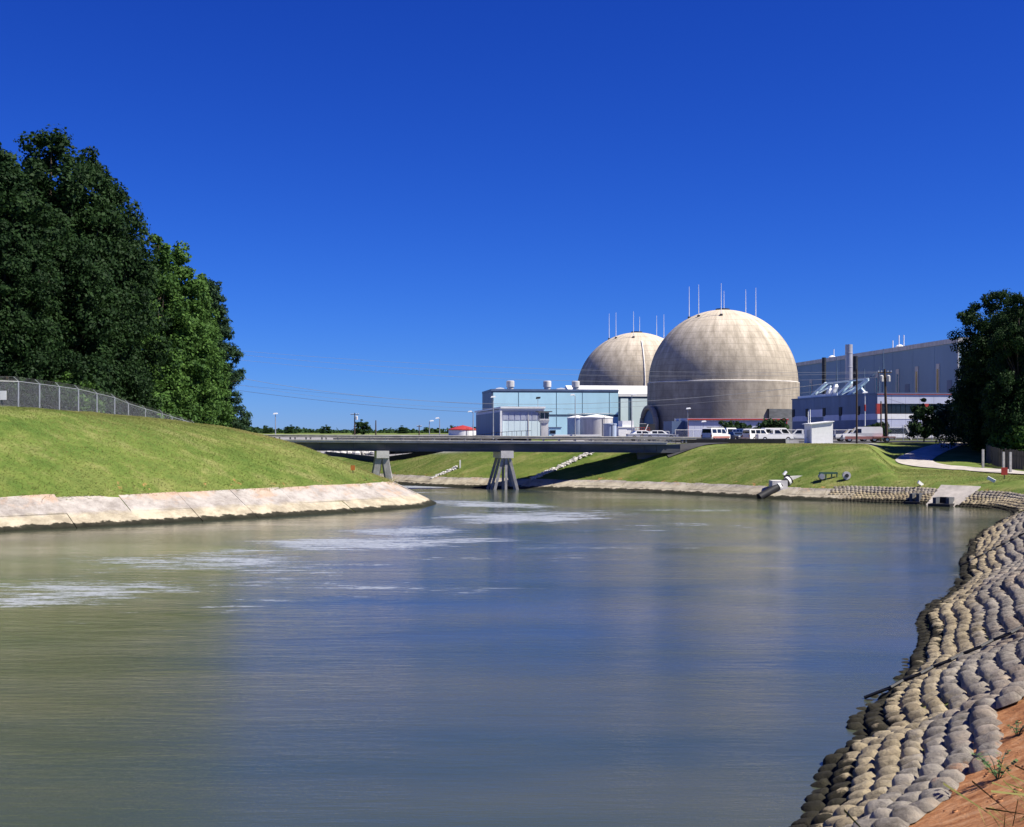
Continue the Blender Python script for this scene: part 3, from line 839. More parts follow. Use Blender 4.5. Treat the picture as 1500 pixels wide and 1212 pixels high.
for k, (px_, py_, Y, s, lb) in enumerate(((493,664,205,1.6,'pale rubble heap farthest left beneath the bridge'),(512,665,202,2.2,'broad pale rubble heap beneath the left bridge span'),(533,664,200,1.8,'grey rubble heap just left of the left pier cap'),(503,668,196,1.2,'low rubble heap in front of the broad pale heap'))):
    x = wx(px_, Y); root = thing('rubble_heap', lb, 'rubble', (x, Y, th(x, Y)), group='rubble heaps in the low yard')
    for q in range(9):
        o = bpy.data.objects.new('rock', RM[q % 4]); col.objects.link(o); o.parent = root
        a = r_.uniform(0.6, 1.2)*s*0.8; o.scale = (a, a, a*0.8); o.location = (r_.uniform(-1,1)*s*0.9, r_.uniform(-.7,.7), 0.15+r_.uniform(0,0.35)); o.rotation_euler = (r_.uniform(-.4,.4), 0, r_.uniform(0,6))

# marker signs
def sign(name, label, px_, py0, py1, Y, w_, board, pole_m, facing=0):
    b0 = ground_at(px_, py1); x = b0.x; Y = b0.y; z0 = b0.z-0.1; z1 = wz(py0, Y)
    root = thing(name, label, 'sign', (x, Y, z0))
    hb = min(0.75*w_*1.6, (z1-z0)*0.6)
    MB().box(-0.03, 0.03, -0.03, 0.03, 0, z1-z0-0.05).build('pole', M[pole_m], root)
    bo = MB().box(-w_/2, w_/2, -0.06, -0.033, z1-z0-hb, z1-z0).build('board', M[board], root)
    return root
sign('warning_sign', 'small orange warning board on the grass beneath the bridge', 517, 682, 694, 141, 0.38, 'orange_paint', 'wood_pole')
sign('warning_sign', 'small red sign on a short post beside the pale service road', 1471, 685, 702, 128, 0.62, 'red_paint', 'dark_metal')

# ------------------------------------------------------------------ the plant
GA = R(7.1)                                  # the plant grid is turned 7 degrees
U = Vector((math.cos(GA), math.sin(GA), 0))  # along the fronts, to the right
W = Vector((-math.sin(GA), math.cos(GA), 0)) # into depth
GRADE = 5.8
def tf(O, px_):      # distance along a front from its left corner O for a photo column
    k = (px_-750)/F
    return (k*O[1]-O[0])/(U.x-k*U.y)
def ts(O, px_):      # distance along a receding left side
    k = (px_-750)/F
    return (O[0]-k*O[1])/(k*W.y-W.x)
def zf(O, t, py, d=U):
    return wz(py, O[1]+d.y*t)-GRADE

# concrete of the containments: poured lifts, rain streaks, weather stain, shading painted in by height
dm = bpy.data.materials.new('dome_concrete'); dm.use_nodes = True
n = N(dm); l = L(dm); b = n['Principled BSDF']; b.inputs['Roughness'].default_value = 0.9; b.inputs['Specular IOR Level'].default_value = 0.2
tc = n.new('ShaderNodeTexCoord'); V = tc.outputs['Object']
sp = n.new('ShaderNodeSeparateXYZ'); l.new(V, sp.inputs[0])
ang = mathn(dm, 'ARCTAN2', sp.outputs['Y'], sp.outputs['X'])
cx = n.new('ShaderNodeCombineXYZ')
l.new(mathn(dm, 'MULTIPLY', ang, 9.0), cx.inputs[0]); l.new(mathn(dm, 'MULTIPLY', sp.outputs['Z'], 0.16), cx.inputs[1])
streak = noise(dm, cx.outputs[0], 1.0, 7, 0.7)
patch = noise(dm, V, 0.12, 6, 0.65)
base = ramp(dm, streak, [(0.28, (0.38, 0.325, 0.25)), (0.52, (0.53, 0.465, 0.365)), (0.74, (0.62, 0.55, 0.445))])
st2 = ramp(dm, patch, [(0.33, (0.86, 0.86, 0.86)), (0.62, (1, 1, 1))])
x = n.new('ShaderNodeMix'); x.data_type = 'RGBA'; x.blend_type = 'MULTIPLY'; x.inputs[0].default_value = 1.0
l.new(base, x.inputs[6]); l.new(st2, x.inputs[7])
# pour joints every 1.7 m and form panels round the shell
j1 = mathn(dm, 'LESS_THAN', mathn(dm, 'FRACT', mathn(dm, 'MULTIPLY', sp.outputs['Z'], 1/1.7)), 0.07)
j2 = mathn(dm, 'LESS_THAN', mathn(dm, 'FRACT', mathn(dm, 'MULTIPLY', ang, 9.0)), 0.03)
# shading painted into the colour by height: darker wall, lighter crown, stain-streaked
z_shade = ramp(dm, mathn(dm, 'ADD', mathn(dm, 'MULTIPLY', sp.outputs['Z'], 1/36.0), mathn(dm, 'MULTIPLY', mathn(dm, 'SUBTRACT', streak, 0.5), 0.9)), [(0.30, (0.66, 0.66, 0.68)), (0.60, (0.84, 0.83, 0.81)), (0.95, (1.22, 1.21, 1.20))])
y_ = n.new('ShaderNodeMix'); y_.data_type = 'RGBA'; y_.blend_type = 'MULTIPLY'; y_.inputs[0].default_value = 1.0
l.new(x.outputs[2], y_.inputs[6]); l.new(z_shade, y_.inputs[7])
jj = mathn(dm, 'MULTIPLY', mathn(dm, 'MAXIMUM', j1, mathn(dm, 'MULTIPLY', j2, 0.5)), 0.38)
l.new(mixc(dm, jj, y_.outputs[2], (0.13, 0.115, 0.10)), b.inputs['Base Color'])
bp = n.new('ShaderNodeBump'); bp.inputs['Strength'].default_value = 0.5; bp.inputs['Distance'].default_value = 0.1
l.new(noise(dm, V, 1.6, 6, 0.7), bp.inputs['Height']); l.new(bp.outputs['Normal'], b.inputs['Normal'])
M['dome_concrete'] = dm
mat('ledge_white', (0.72, 0.69, 0.63), 0.8, 0.15, 1)

def containment(label, px_, R0, zs, Y, rods, hatch):
    c = (wx(px_, Y), Y, GRADE)
    root = thing('containment_building', label, 'reactor dome', c, group='concrete containment domes')
    R1 = R0-0.35
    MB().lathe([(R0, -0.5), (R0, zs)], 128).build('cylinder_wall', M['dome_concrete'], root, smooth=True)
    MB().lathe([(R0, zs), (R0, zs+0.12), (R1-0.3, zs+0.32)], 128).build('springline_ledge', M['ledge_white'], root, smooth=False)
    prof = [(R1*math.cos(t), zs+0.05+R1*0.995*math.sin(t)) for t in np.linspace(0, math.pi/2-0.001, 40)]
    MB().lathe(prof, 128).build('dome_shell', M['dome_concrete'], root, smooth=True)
    MB().lathe([(1.9, zs+R1*0.995-0.1), (1.9, zs+R1*0.995+0.35), (0, zs+R1*0.995+0.5)], 24).build('crown_cap', M['dark_metal'], root)
    for a, rr_ in rods:
        x_, y2 = rr_*math.cos(a), rr_*math.sin(a)
        zb = zs+R1*0.995*math.sqrt(max(0, 1-(rr_/R1)**2))
        rd = MB().tube([(x_, y2, zb+0.4), (x_, y2, zb+3.0), (x_, y2, zb+8.6)], [0.11, 0.10, 0.05], 6).build('lightning_rod', M['white_paint'], root)
        MB().box(x_-0.35, x_+0.35, y2-0.35, y2+0.35, zb-0.3, zb+0.42).build('rod_base', M['dark_metal'], rd)
    return root, c, R1
pr = [(R(8), 9.4), (R(188), 9.4), (R(38), 9.4), (R(218), 9.4), (R(78), 9.4), (R(258), 9.4)]
ZS1 = wz(562, 335)-GRADE
d1, c1, r1 = containment('nearer large concrete reactor dome with pale ledge round its wall', 1058.5, 20.45, ZS1, 335, pr, True)
ZS2 = wz(575, 412)-GRADE
d2, c2_, r2 = containment('farther reactor dome standing behind the light blue building', 932.5, 20.45, ZS1, 412, pr, False)
# pipe run on the far dome
a = R(-88)
pts = [Vector(((r2+0.12)*math.cos(a)*math.cos(t), (r2+0.12)*math.sin(a)*math.cos(t), ZS1+(r2+0.12)*math.sin(t))) for t in np.linspace(0.0, 0.95, 14)]
MB().tube([Vector((pts[0].x, pts[0].y, 0))]+pts, 0.22, 6).build('ladder_run', M['ledge_white'], d2)
# equipment hatch collar on the near dome, facing left and forward
ha = math.atan2(-0.27, -0.963)
hub = Vector((20.3*math.cos(ha), 20.3*math.sin(ha), 2.6))
nrm = Vector((math.cos(ha), math.sin(ha), 0)); tng = Vector((-nrm.y, nrm.x, 0))
ringp = [hub+nrm*1.2+tng*5.0*math.cos(t)+Vector((0,0,1))*5.0*math.sin(t) for t in np.linspace(-0.35, math.pi+0.35, 26)]
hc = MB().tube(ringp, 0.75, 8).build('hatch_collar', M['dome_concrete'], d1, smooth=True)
MB().add([hub+nrm*1.0]+[hub+nrm*1.0+tng*4.6*math.cos(t)+Vector((0,0,1))*4.6*math.sin(t) for t in np.linspace(0, 2*math.pi, 25)], [(0, i, i+1) for i in range(1, 25)]).build('hatch_door', M['slate_blue'], hc)
# curved shield wall at the right foot of the near dome
a0 = math.asin((wx(1104, 335)-c1[0])/21.0); a1 = math.asin(min(0.99, (wx(1155, 335)-c1[0])/21.0))
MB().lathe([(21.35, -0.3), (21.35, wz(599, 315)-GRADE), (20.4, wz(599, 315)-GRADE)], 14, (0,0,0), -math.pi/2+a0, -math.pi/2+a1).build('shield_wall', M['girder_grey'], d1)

def window_strip(root, x0, x1, z0, z1, y, frame, pane, nm='window', fw=0.12, parent_frame=True):
    w_ = MB().box(x0, x1, y-0.06, y+0.02, z0, z1).build(nm, M[frame], root)
    MB().box(x0+fw, x1-fw, y-0.09, y-0.063, z0+fw, z1-fw).build('pane', M[pane], w_)
    return w_

# --- light blue auxiliary building in front of the far dome
Y = 345
O = Vector((wx(720, Y), Y, GRADE))
root = thing('auxiliary_building', 'tall light blue panelled building left of the domes with three roof vents', 'building', O, GA)
H = zf(O, 0, 570)
xe = tf(O, 906); dp = 26.0
MB().box(0.06, xe-0.02, 0.06, dp, -0.3, H-0.4).build('core_wall', M['seam_dark'], root)
seams = [tf(O, p) for p in (722, 759.5, 815, 853, 892.5)]+[xe]
for i in range(len(seams)-1):
    q = 0.10
    zb = zf(O, 0, 609)
    MB().box(seams[i]+q, seams[i+1]-q, -0.04, 0.055, zb+0.35, H-1.0).build('wall_panel', M['light_blue'], root)
    MB().box(seams[i]+q, seams[i+1]-q, -0.04, 0.055, -0.2, zb-0.35).build('wall_panel', M['light_blue'], root)
MB().box(-0.08, xe+0.05, -0.14, dp+0.1, H-0.6, H).build('parapet', M['slate_blue'], root)
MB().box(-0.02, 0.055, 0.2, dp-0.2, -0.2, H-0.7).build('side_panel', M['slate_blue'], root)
# lower roof step and right part beside the near dome
x2 = tf(O, 952)
MB().box(xe+0.06, x2+9, 10.3, dp, -0.3, H-1.2).build('wing_wall', M['seam_dark'], root)
for a, b_ in ((908.5, 921), (924, 962)):
    O2 = O+W*10.0; dx_ = 0
    MB().box(tf(O2, a)+0.15, tf(O2, b_)-0.15, 10.15, 10.295, -0.2, H-2.3).build('wall_panel', M['pale_blue'], root)
MB().box(xe+0.06, x2+9, 10.0, dp+0.05, H-1.7, H-0.9).build('wing_roof', M['white_paint'], root)
MB().prism([(10.0, H-0.89), (dp, H-0.89), (dp*0.75, H+1.8)], xe-12, x2+8.9, 'x').build('roof_ridge', M['white_paint'], root)
for p_ in (749.5, 804, 846):
    t = tf(O, p_)
    v = MB().lathe([(0.9, H), (0.9, H+0.7), (0.0, H+0.7)], 16, (t, 3, 0)).build('roof_vent', M['tank_grey'], root, smooth=True)
    MB().lathe([(1.15, H+0.7), (1.15, H+2.3), (1.0, H+2.45), (0, H+2.5)], 18, (t, 3, 0)).build('vent_hood', M['tank_grey'], v, smooth=True)
for p_ in (728, 818):
    t = tf(O, p_)
    MB().prism([(t-0.2, H), (t+2.4, H), (t+2.0, H+0.35), (t+1.1, H+0.5), (t+0.2, H+0.35)], 1.5, 4).build('roof_hatch', M['white_paint'], root)

# --- white shed-roofed hall beside the bridge
Y = 240
O = Vector((wx(735, Y), Y, GRADE))
root = thing('switch_hall', 'white flat-roofed hall with high window band right behind the bridge', 'building', O, GA)
H = zf(O, 0, 598.5); xe = tf(O, 797); dp = ts(O, 697)
MB().box(0.05, xe, 0.06, dp, -0.3, H-0.1).build('core_wall', M['lavender'], root)
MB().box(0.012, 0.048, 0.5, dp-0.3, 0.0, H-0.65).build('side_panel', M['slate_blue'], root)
MB().box(-0.35, 0.0, -0.35, 0.5, -0.2, H-0.003).build('corner_pier', M['white_paint'], root)
MB().box(-0.3, xe+0.2, -0.5, dp+0.3, H, H+0.35).build('roof_slab', M['white_paint'], root)
MB().box(0.0, xe, -0.34, -0.0, H-0.42, H-0.003).build('fascia', M['white_paint'], root)
zb = zf(O, 0, 616); zt = zf(O, 0, 603.5)
xs_ = [0.15+i*(xe-0.3)/7 for i in range(8)]
for i in range(7):
    window_strip(root, xs_[i]+0.05, xs_[i+1]-0.05, zb, zt, 0.035, 'lavender', 'clerestory', fw=0.08)
    MB().box(xs_[i]+0.03, xs_[i+1]-0.03, -0.02, 0.055, -0.1, zb-0.1).build('wall_panel', M['pale_blue'], root)
MB().box(tf(O, 774)-0.1, tf(O, 774)+0.1, -0.1, -0.022, -0.1, zt).build('downpipe', M['tank_grey'], root)
fl = thing('flood_light', 'twin floodlight on a short stand atop the white hall roof', 'light', tuple(O+U*tf(O, 789)+W*1.0+Vector((0,0,H+0.35))), GA)
MB().tube([(0,0,0), (0,0,1.5)], 0.05, 6).build('stand', M['galvanized'], fl)
MB().add([(-0.45,-0.2,1.5),(0.45,-0.2,1.6),(0.35,0.3,1.75),(-0.3,0.3,1.65),(-0.4,-0.3,1.85),(0.5,-0.3,1.95),(0.35,0.3,2.0),(-0.3,0.3,1.95)], [(0,1,2,3),(4,5,6,7),(0,1,5,4),(1,2,6,5),(2,3,7,6),(3,0,4,7)]).build('lamp_head', M['dark_metal'], fl)

# --- guard tower at its right end
Y = 236
O = Vector((wx(791, Y), Y, GRADE))
root = thing('guard_tower', 'slim concrete guard tower with windowed cab at the white hall corner', 'tower', O, GA)
z1 = zf(O, 0, 620); z2 = zf(O, 0, 603)
MB().box(0.25, 1.65, 0.1, 1.6, -0.3, z1).build('shaft', M['tank_grey'], root)
MB().add([(0.25,0.1,z1),(1.65,0.1,z1),(1.65,1.6,z1),(0.25,1.6,z1),(-0.15,-0.25,z1+0.55),(1.8,-0.25,z1+0.55),(1.8,1.9,z1+0.55),(-0.15,1.9,z1+0.55)], [(0,1,5,4),(1,2,6,5),(2,3,7,6),(3,0,4,7),(4,5,6,7)]).build('cab_base', M['white_paint'], root)
cab = MB().box(-0.1, 1.75, -0.2, 1.85, z1+0.56, z2-0.12).build('cab', M['tank_grey'], root)
for x_ in (0.05, 0.95):
    MB().box(x_, x_+0.72, -0.24, -0.203, z1+0.9, z2-0.3).build('window', M['glass_dark'], cab)
MB().box(-0.14, -0.103, 0.1, 1.6, z1+0.9, z2-0.3).build('window', M['glass_dark'], cab)
MB().box(-0.55, 2.3, -0.6, 2.2, z2-0.115, z2+0.06).build('roof', M['girder_grey'], root)

# --- small light blue annex, low canopies and the pump-house steps
def block(name, label, cat, px0, px1, ytop, Y, depth, wall, roof, trim=None, base=0.0, extra=None):
    O = Vector((wx(px0, Y), Y, GRADE)); root = thing(name, label, cat, O, GA)
    xe = tf(O, px1); H = zf(O, 0, ytop)
    n_ = max(2, int(xe/2.2))
    MB().box(0.04, xe-0.04, 0.05, depth, -0.2, H-0.1).build('core_wall', M[wall], root)
    for i in range(n_):
        MB().box(xe*i/n_+0.02, xe*(i+1)/n_-0.02, -0.01, 0.045, -0.1, H-0.25).build('wall_panel', M[wall], root)
    MB().box(-0.12, xe+0.12, -0.15, depth+0.1, H-0.1+0.003, H+0.12).build('roof', M[roof], root)
    return root, O, xe, H
r0, O, xe, H = block('pump_annex', 'low light blue annex with dark window beside the guard tower', 'building', 804, 822, 626.5, 300, 5, 'light_blue', 'slate_blue')
window_strip(r0, 0.2, 1.7, 0.6, 1.5, -0.04, 'slate_blue', 'glass_dark')
block('covered_walkway', 'long low white-roofed walkway in front of the large tanks', 'building', 812, 880, 638.0, 232, 2.5, 'lavender', 'white_paint')
r0, O, xe, H = block('valve_house', 'stepped white valve house beside the bluish tank', 'building', 906, 930, 626, 285, 6, 'white_paint', 'white_paint')
MB().box(1.0, xe-0.2, 0.4, 5, H+0.123, H+1.5).build('upper_block', M['white_paint'], r0)
MB().lathe([(0.42, 0), (0.42, 0.1), (0, 0.1)], 16).build('round_vent', M['dark_metal'], r0)
o = r0.children[-1]; o.rotation_euler = (R(90), 0, 0); o.location = (xe*0.62, 0.39, H+0.8)
# hatch platform with red railing by the near dome
O = Vector((wx(928, 300), 300, GRADE)); root = thing('hatch_platform', 'dark platform with red railing at the near dome foot', 'platform', O, GA)
xe = tf(O, 962)
MB().box(0, xe, 0, 6, -0.2, 0.9).build('deck', M['slate_blue'], root)
for i in range(7):
    MB().tube([(xe*0.7*i/6, 0.1, 0.9), (xe*0.7*i/6, 0.1, 2.1)], 0.05, 5).build('rail_post', M['red_paint'], root)
for z_ in (1.5, 2.1):
    MB().bar((0, 0.1, z_), (xe*0.7, 0.1, z_), 0.09).build('rail', M['red_paint'], root)
MB().bar((xe*0.45, -0.1, 0.7), (xe*0.62, -0.1, 2.9), 0.16).build('boom', M['white_paint'], root)
MB().box(xe*0.5, xe, 1.5, 5.5, 0.903, 3.0).build('hatch_box', M['dark_metal'], root)

# --- tanks
def tank(label, pxc, wpx, ytop, Y, wall, roofm, cone, name='storage_tank', rimm=None):
    rr_ = wpx/2*Y/F; x_ = wx(pxc, Y); H = wz(ytop, Y)-GRADE
    root = thing(name, label, 'tank', (x_, Y, GRADE))
    MB().lathe([(rr_, -0.2), (rr_, H)], 40).build('shell', M[wall], root, smooth=True)
    MB().lathe([(rr_+0.1, H-0.05), (rr_+0.1, H+0.18), (rr_*0.5, H+0.18+cone*0.6), (0, H+0.18+cone)], 40).build('roof', M[roofm], root)
    n_ = max(6, int(rr_*3))
    rl_ = MB()
    if rimm:
        ring = [((rr_-0.05)*math.cos(2*math.pi*i/24), (rr_-0.05)*math.sin(2*math.pi*i/24), H+1.1) for i in range(25)]
        g = MB().tube(ring, 0.04, 4).build('roof_railing', M[rimm], root)
    a_ = R(-70)
    for s in (-0.22, 0.22):
        MB().bar(((rr_+0.12)*math.cos(a_)+s, (rr_+0.12)*math.sin(a_), 0), ((rr_+0.12)*math.cos(a_)+s, (rr_+0.12)*math.sin(a_), H+0.6), 0.06).build('ladder_rail', M['dark_metal'], root)
    return root
tank('wide grey storage tank with pale lid and ladder in front of the blue building', 874, 47, 612.5, 300, 'tank_grey', 'white_paint', 0.7, rimm='galvanized')
tank('darker grey storage tank half hidden behind the wide grey tank', 846, 30, 613, 308, 'tank_blue', 'white_paint', 0.6, rimm='galvanized')
tank('small bluish upright tank between the grey tank and the white valve house', 893.5, 19, 622, 262, 'tank_blue', 'tank_blue', 0.08)
tank('white round tank with red conical roof left of the white hall', 678, 42, 630.3, 330, 'white_paint', 'red_paint', 1.15)

# --- lavender building with red trim in front of the near dome
Y = 244
O = Vector((wx(1007, Y), Y, GRADE)); root = thing('service_building', 'long pale lavender building with red roof trim at the near dome foot', 'building', O, GA)
xe = tf(O, 1153); H = zf(O, 0, 614.5)
MB().box(0.03, xe-0.03, 0.06, 9, -0.2, H-0.1).build('core_wall', M['lavender'], root)
n_ = 16
for i in range(n_):
    MB().box(0.22+(xe-0.44)*i/n_+0.015, 0.22+(xe-0.44)*(i+1)/n_-0.015, -0.02, 0.055, -0.1, H-0.45).build('wall_panel', M['lavender'], root)
MB().box(-0.15, xe+0.15, -0.3, 9.2, H-0.097, H+0.2).build('roof', M['lavender'], root)
MB().box(-0.2, xe+0.2, -0.4, -0.303, H-0.16, H+0.14).build('fascia', M['red_paint'], root)
for x_ in (0.0, xe-0.2):
    MB().box(x_, x_+0.2, -0.08, -0.023, -0.1, H-0.1).build('corner_trim', M['red_paint'], root)
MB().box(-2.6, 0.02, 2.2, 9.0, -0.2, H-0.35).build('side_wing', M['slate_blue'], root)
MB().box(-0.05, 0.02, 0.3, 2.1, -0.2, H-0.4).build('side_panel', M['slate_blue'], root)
for x_ in (-1.8, -0.8):
    MB().tube([(x_, 3, H-0.35), (x_, 3, H+0.25)], 0.1, 6).build('roof_pipe', M['galvanized'], root)

# --- dark blue annex with the banded front at the right
Y = 226
O = Vector((wx(1285, Y), Y, GRADE)); root = thing('office_annex', 'dark blue two-storey annex with pale window bands and red corner', 'building', O, GA)
H = zf(O, 0, 576); dp = ts(O, 1160); xe = tf(O, 1470)
zr = [zf(O, 0, p_) for p_ in (578.2, 591.5, 606.5, 614, 627.5, 633.5, 638)]
MB().box(0.08, xe, 0.3, dp, -0.2, H-0.15).build('core_wall', M['slate_blue'], root)
MB().box(-0.1, xe+0.1, -0.12, dp+0.1, H-0.147, H+0.08).build('roof', M['slate_blue'], root)
MB().box(0.0, xe, -0.2, 0.28, zr[0]+0.02, H-0.15).build('fascia', M['red_paint'], root)
n_ = 9
for i in range(n_):
    a, b_ = xe*i/n_+0.02, xe*(i+1)/n_-0.02
    MB().box(a, b_, -0.05, 0.28, zr[1], zr[0]).build('spandrel_panel', M['lavender'], root)
    w_ = MB().box(a+(0.9 if i == 0 else 0), b_, 0.16, 0.28, zr[2], zr[1]-0.003).build('window', M['dark_metal'], root)
    for q in range(3):
        c0 = a+(0.9 if i == 0 else 0); ww = (b_-c0)/3
        MB().box(c0+ww*q+0.05, c0+ww*(q+1)-0.05, 0.12, 0.157, zr[2]+0.08, zr[1]-0.1).build('pane', M['glass_dark'], w_)
    MB().box(a, b_, -0.08, 0.28, zr[3], zr[2]-0.003).build('band_panel', M['white_paint'], root)
    MB().box(a, b_, -0.03, 0.28, zr[4], zr[3]-0.003).build('spandrel_panel', M['lavender'], root)
    MB().box(a, b_, 0.16, 0.28, zr[5]-0.3, zr[4]-0.003).build('window', M['glass_dark'], root)
    MB().box(a, b_, -0.05, 0.28, -0.1, zr[5]-0.303).build('plinth_panel', M['white_paint'], root)
MB().box(-0.12, 0.85, -0.1, 0.5, zr[2], zr[1]).build('corner_panel', M['red_paint'], root)
for p_ in (1358, 1356):
    t = tf(O, p_)
MB().box(tf(O, 1357)-0.4, tf(O, 1357)+0.4, -0.14, -0.083, zr[2], zr[1]-0.003).build('red_panel', M['red_paint'], root)
# left long side: upper wall, pale band, bays of windows
zc = [zf(O, 0, p_) for p_ in (606, 615)]
for (p0, p1, m_) in ((1161, 1182, 'lavender'), (1206, 1229, 'lavender'), (1232, 1284, 'lavender')):
    t1, t0 = ts(O, p0), ts(O, p1)
    MB().box(0.0, 0.075, t0+0.1, t1-0.1, zc[1], zc[0]).build('band_panel', M[m_], root)
t1, t0 = ts(O, 1184), ts(O, 1205)
MB().box(-0.03, 0.075, t0, t1, zc[0]-0.3, zf(O, 0, 596)).build('wide_window', M['lavender'], root)
for p_ in (1162, 1182, 1207, 1231, 1257):
    t = ts(O, p_)
    MB().box(-0.05, 0.072, t-0.7, t+0.7, zc[0]-0.2, zf(O, 0, 594)).build('louvre', M['black_wall'], root)
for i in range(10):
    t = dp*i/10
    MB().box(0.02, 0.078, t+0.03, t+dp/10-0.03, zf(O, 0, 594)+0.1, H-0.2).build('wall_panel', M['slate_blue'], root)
# bright roof kerb and pale blue lifting frames on the annex roof
fr = thing('roof_frame', 'tilted pale blue steel frames on the dark blue annex roof', 'frame', tuple(O+W*(dp*0.5)+Vector((0.6,0,H+0.08))), GA)
def rp_(px_, py_, back=0.0):
    """point above the annex's left wall line (set back) for a photo position"""
    OO = O+U*(1.0+back); t = ts(OO, px_); p = OO+W*t
    p = Vector((p.x, p.y, wz(py_, p.y))); return p
def frbar(a, b_, w_, nm='beam', mt_='pale_blue'):
    MB().bar(a, b_, w_).build(nm, M[mt_], fr, world=True)
for (a, b_) in (((1190, 580), (1210, 562)), ((1229, 578), (1247, 560)), ((1242, 581), (1271, 556))):
    frbar(rp_(*a), rp_(*b_), 0.55)
frbar(rp_(1209, 562), rp_(1272, 555), 0.30, 'ridge_beam')
frbar(rp_(1200, 575), rp_(1217, 566), 0.3, 'strut'); frbar(rp_(1232, 578), rp_(1262, 562), 0.28, 'strut')
frbar(rp_(1219, 578), rp_(1225, 565), 0.75, 'panel_leg', 'white_paint'); frbar(rp_(1212, 578), rp_(1216, 570), 0.6, 'panel_leg', 'white_paint')
frbar(rp_(1261, 568), rp_(1267, 575), 0.3, 'strut')
k1 = MB().bar(rp_(1170, 584), rp_(1228, 579), 0.5, 0.9).build('roof_kerb', M['white_paint'], root, world=True)
MB().bar(rp_(1228, 580.5), rp_(1252, 579), 0.3, 0.35).build('roof_kerb', M['white_paint'], root, world=True)

# --- turbine hall
Y = 309
O = Vector((wx(1404, Y), Y, GRADE)); root = thing('turbine_hall', 'huge blue-grey turbine hall with tall slit windows at the right', 'building', O, GA)
H = zf(O, 0, 500); Lh = 165.0
MB().box(0.12, 55, 0, Lh, -0.3, H-0.3).build('core_wall', M['hall_blue'], root)
MB().box(-0.25, 55.3, -0.25, Lh+0.2, H-0.297, H+0.9).build('parapet', M['tank_grey'], root)
MB().box(-0.12, 0.118, -0.1, 0.35, -0.2, H-0.3).build('corner_trim', M['tank_grey'], root)
npan = 26
for i in range(npan):
    MB().box(0.02+0.03*(i % 2), 0.115, 0.4+(Lh-0.4)*i/npan+0.03, 0.4+(Lh-0.4)*(i+1)/npan-0.03, 0, H-0.32).build('wall_panel', M['hall_blue'], root)
for p_, yt in ((1374, 533), (1343, 537), (1315, 541), (1285, 546), (1188, 556)):
    t = ts(O, p_); zt = wz(yt, O.y+W.y*t)-GRADE; hw = 0.95
    w_ = MB().box(-0.12, 0.018, t-hw, t+hw, 6, zt).build('slit_window', M['tank_grey'], root)
    MB().box(-0.16, -0.123, t-hw*0.52, t+hw*0.52, 6, zt-1.4).build('pane', M['glass_dark'], w_)
for p_, yt in ((1329, 563), (1391, 557)):
    t = ts(O, p_); zt = wz(yt, O.y+W.y*t)-GRADE
    MB().box(-0.1, 0.018, t-1.3, t+1.3, zt-3.6, zt).build('louvre', M['slate_blue'], root)
for p_, h_ in ((1304, 2.2), (1313, 3.4), (1320, 3.2), (1218, 2.6)):
    t = ts(O, p_)
    MB().tube([(0.8, t, H+0.9), (0.8, t, H+0.9+h_)], 0.12, 6).build('roof_mast', M['white_paint'], root)
for p_ in (1310, 1212):
    t = ts(O, p_)
    MB().lathe([(1.1, H+0.9), (1.1, H+1.3), (0.5, H+1.7), (0, H+1.8)], 14, (1.6, t, 0)).build('roof_vent', M['white_paint'], root, smooth=True)

# --- stacks and lattice masts between annex and hall
def stack(label, px_, wpx, yt, Y, m_, cap=None):
    rr_ = wpx/2*Y/F; x_ = wx(px_, Y); H = wz(yt, Y)-GRADE
    root = thing('exhaust_stack', label, 'stack', (x_, Y, GRADE))
    MB().lathe([(rr_, -0.2), (rr_, H), (rr_*0.82, H), (rr_*0.82, H-1.5)], 24).build('pipe', M[m_], root, smooth=True)
    for k in range(5):
        MB().lathe([(rr_+0.003, H*(0.3+k*0.15)), (rr_+0.05, H*(0.3+k*0.15)+0.03), (rr_+0.05, H*(0.3+k*0.15)+0.2), (rr_+0.003, H*(0.3+k*0.15)+0.23)], 24).build('band', M[m_], root)
    MB().lathe([(rr_*1.5, -0.1), (rr_*1.5, H*0.42), (rr_+0.02, H*0.50)], 24).build('base_duct', M['slate_blue'], root, smooth=True)
stack('silver exhaust stack rising above the turbine hall roofline', 1243.5, 10.5, 505, 285, 'steel_stack')
stack('dark exhaust stack left of the silver stack', 1207, 6, 524, 290, 'dark_metal')
stack('dark exhaust stack close behind the silver stack', 1253, 7, 522, 292, 'dark_metal')
def mast(label, px_, yt, Y, brace=None):
    x_ = wx(px_, Y); H = wz(yt, Y)-GRADE
    root = thing('steel_mast', label, 'mast', (x_, Y, GRADE))
    MB().tube([(0,0,-0.2), (0,0,H*0.7), (0,0,H)], [0.28, 0.2, 0.06], 8).build('pole', M['seam_dark'], root)
    if brace:
        p = at(brace[0], brace[1], Y)-Vector((x_, Y, GRADE))
        MB().bar((0, 0, H*brace[2]), tuple(p), 0.22).build('brace', M['seam_dark'], root)
mast('thin dark mast left of the silver stack', 1225.5, 524, 288, (1212, 557, 0.62))
mast('thin dark mast with long diagonal brace right of the stacks', 1288, 537, 288, (1269, 556, 0.93))
mast('short dark mast just right of the stacks', 1266, 540, 291)

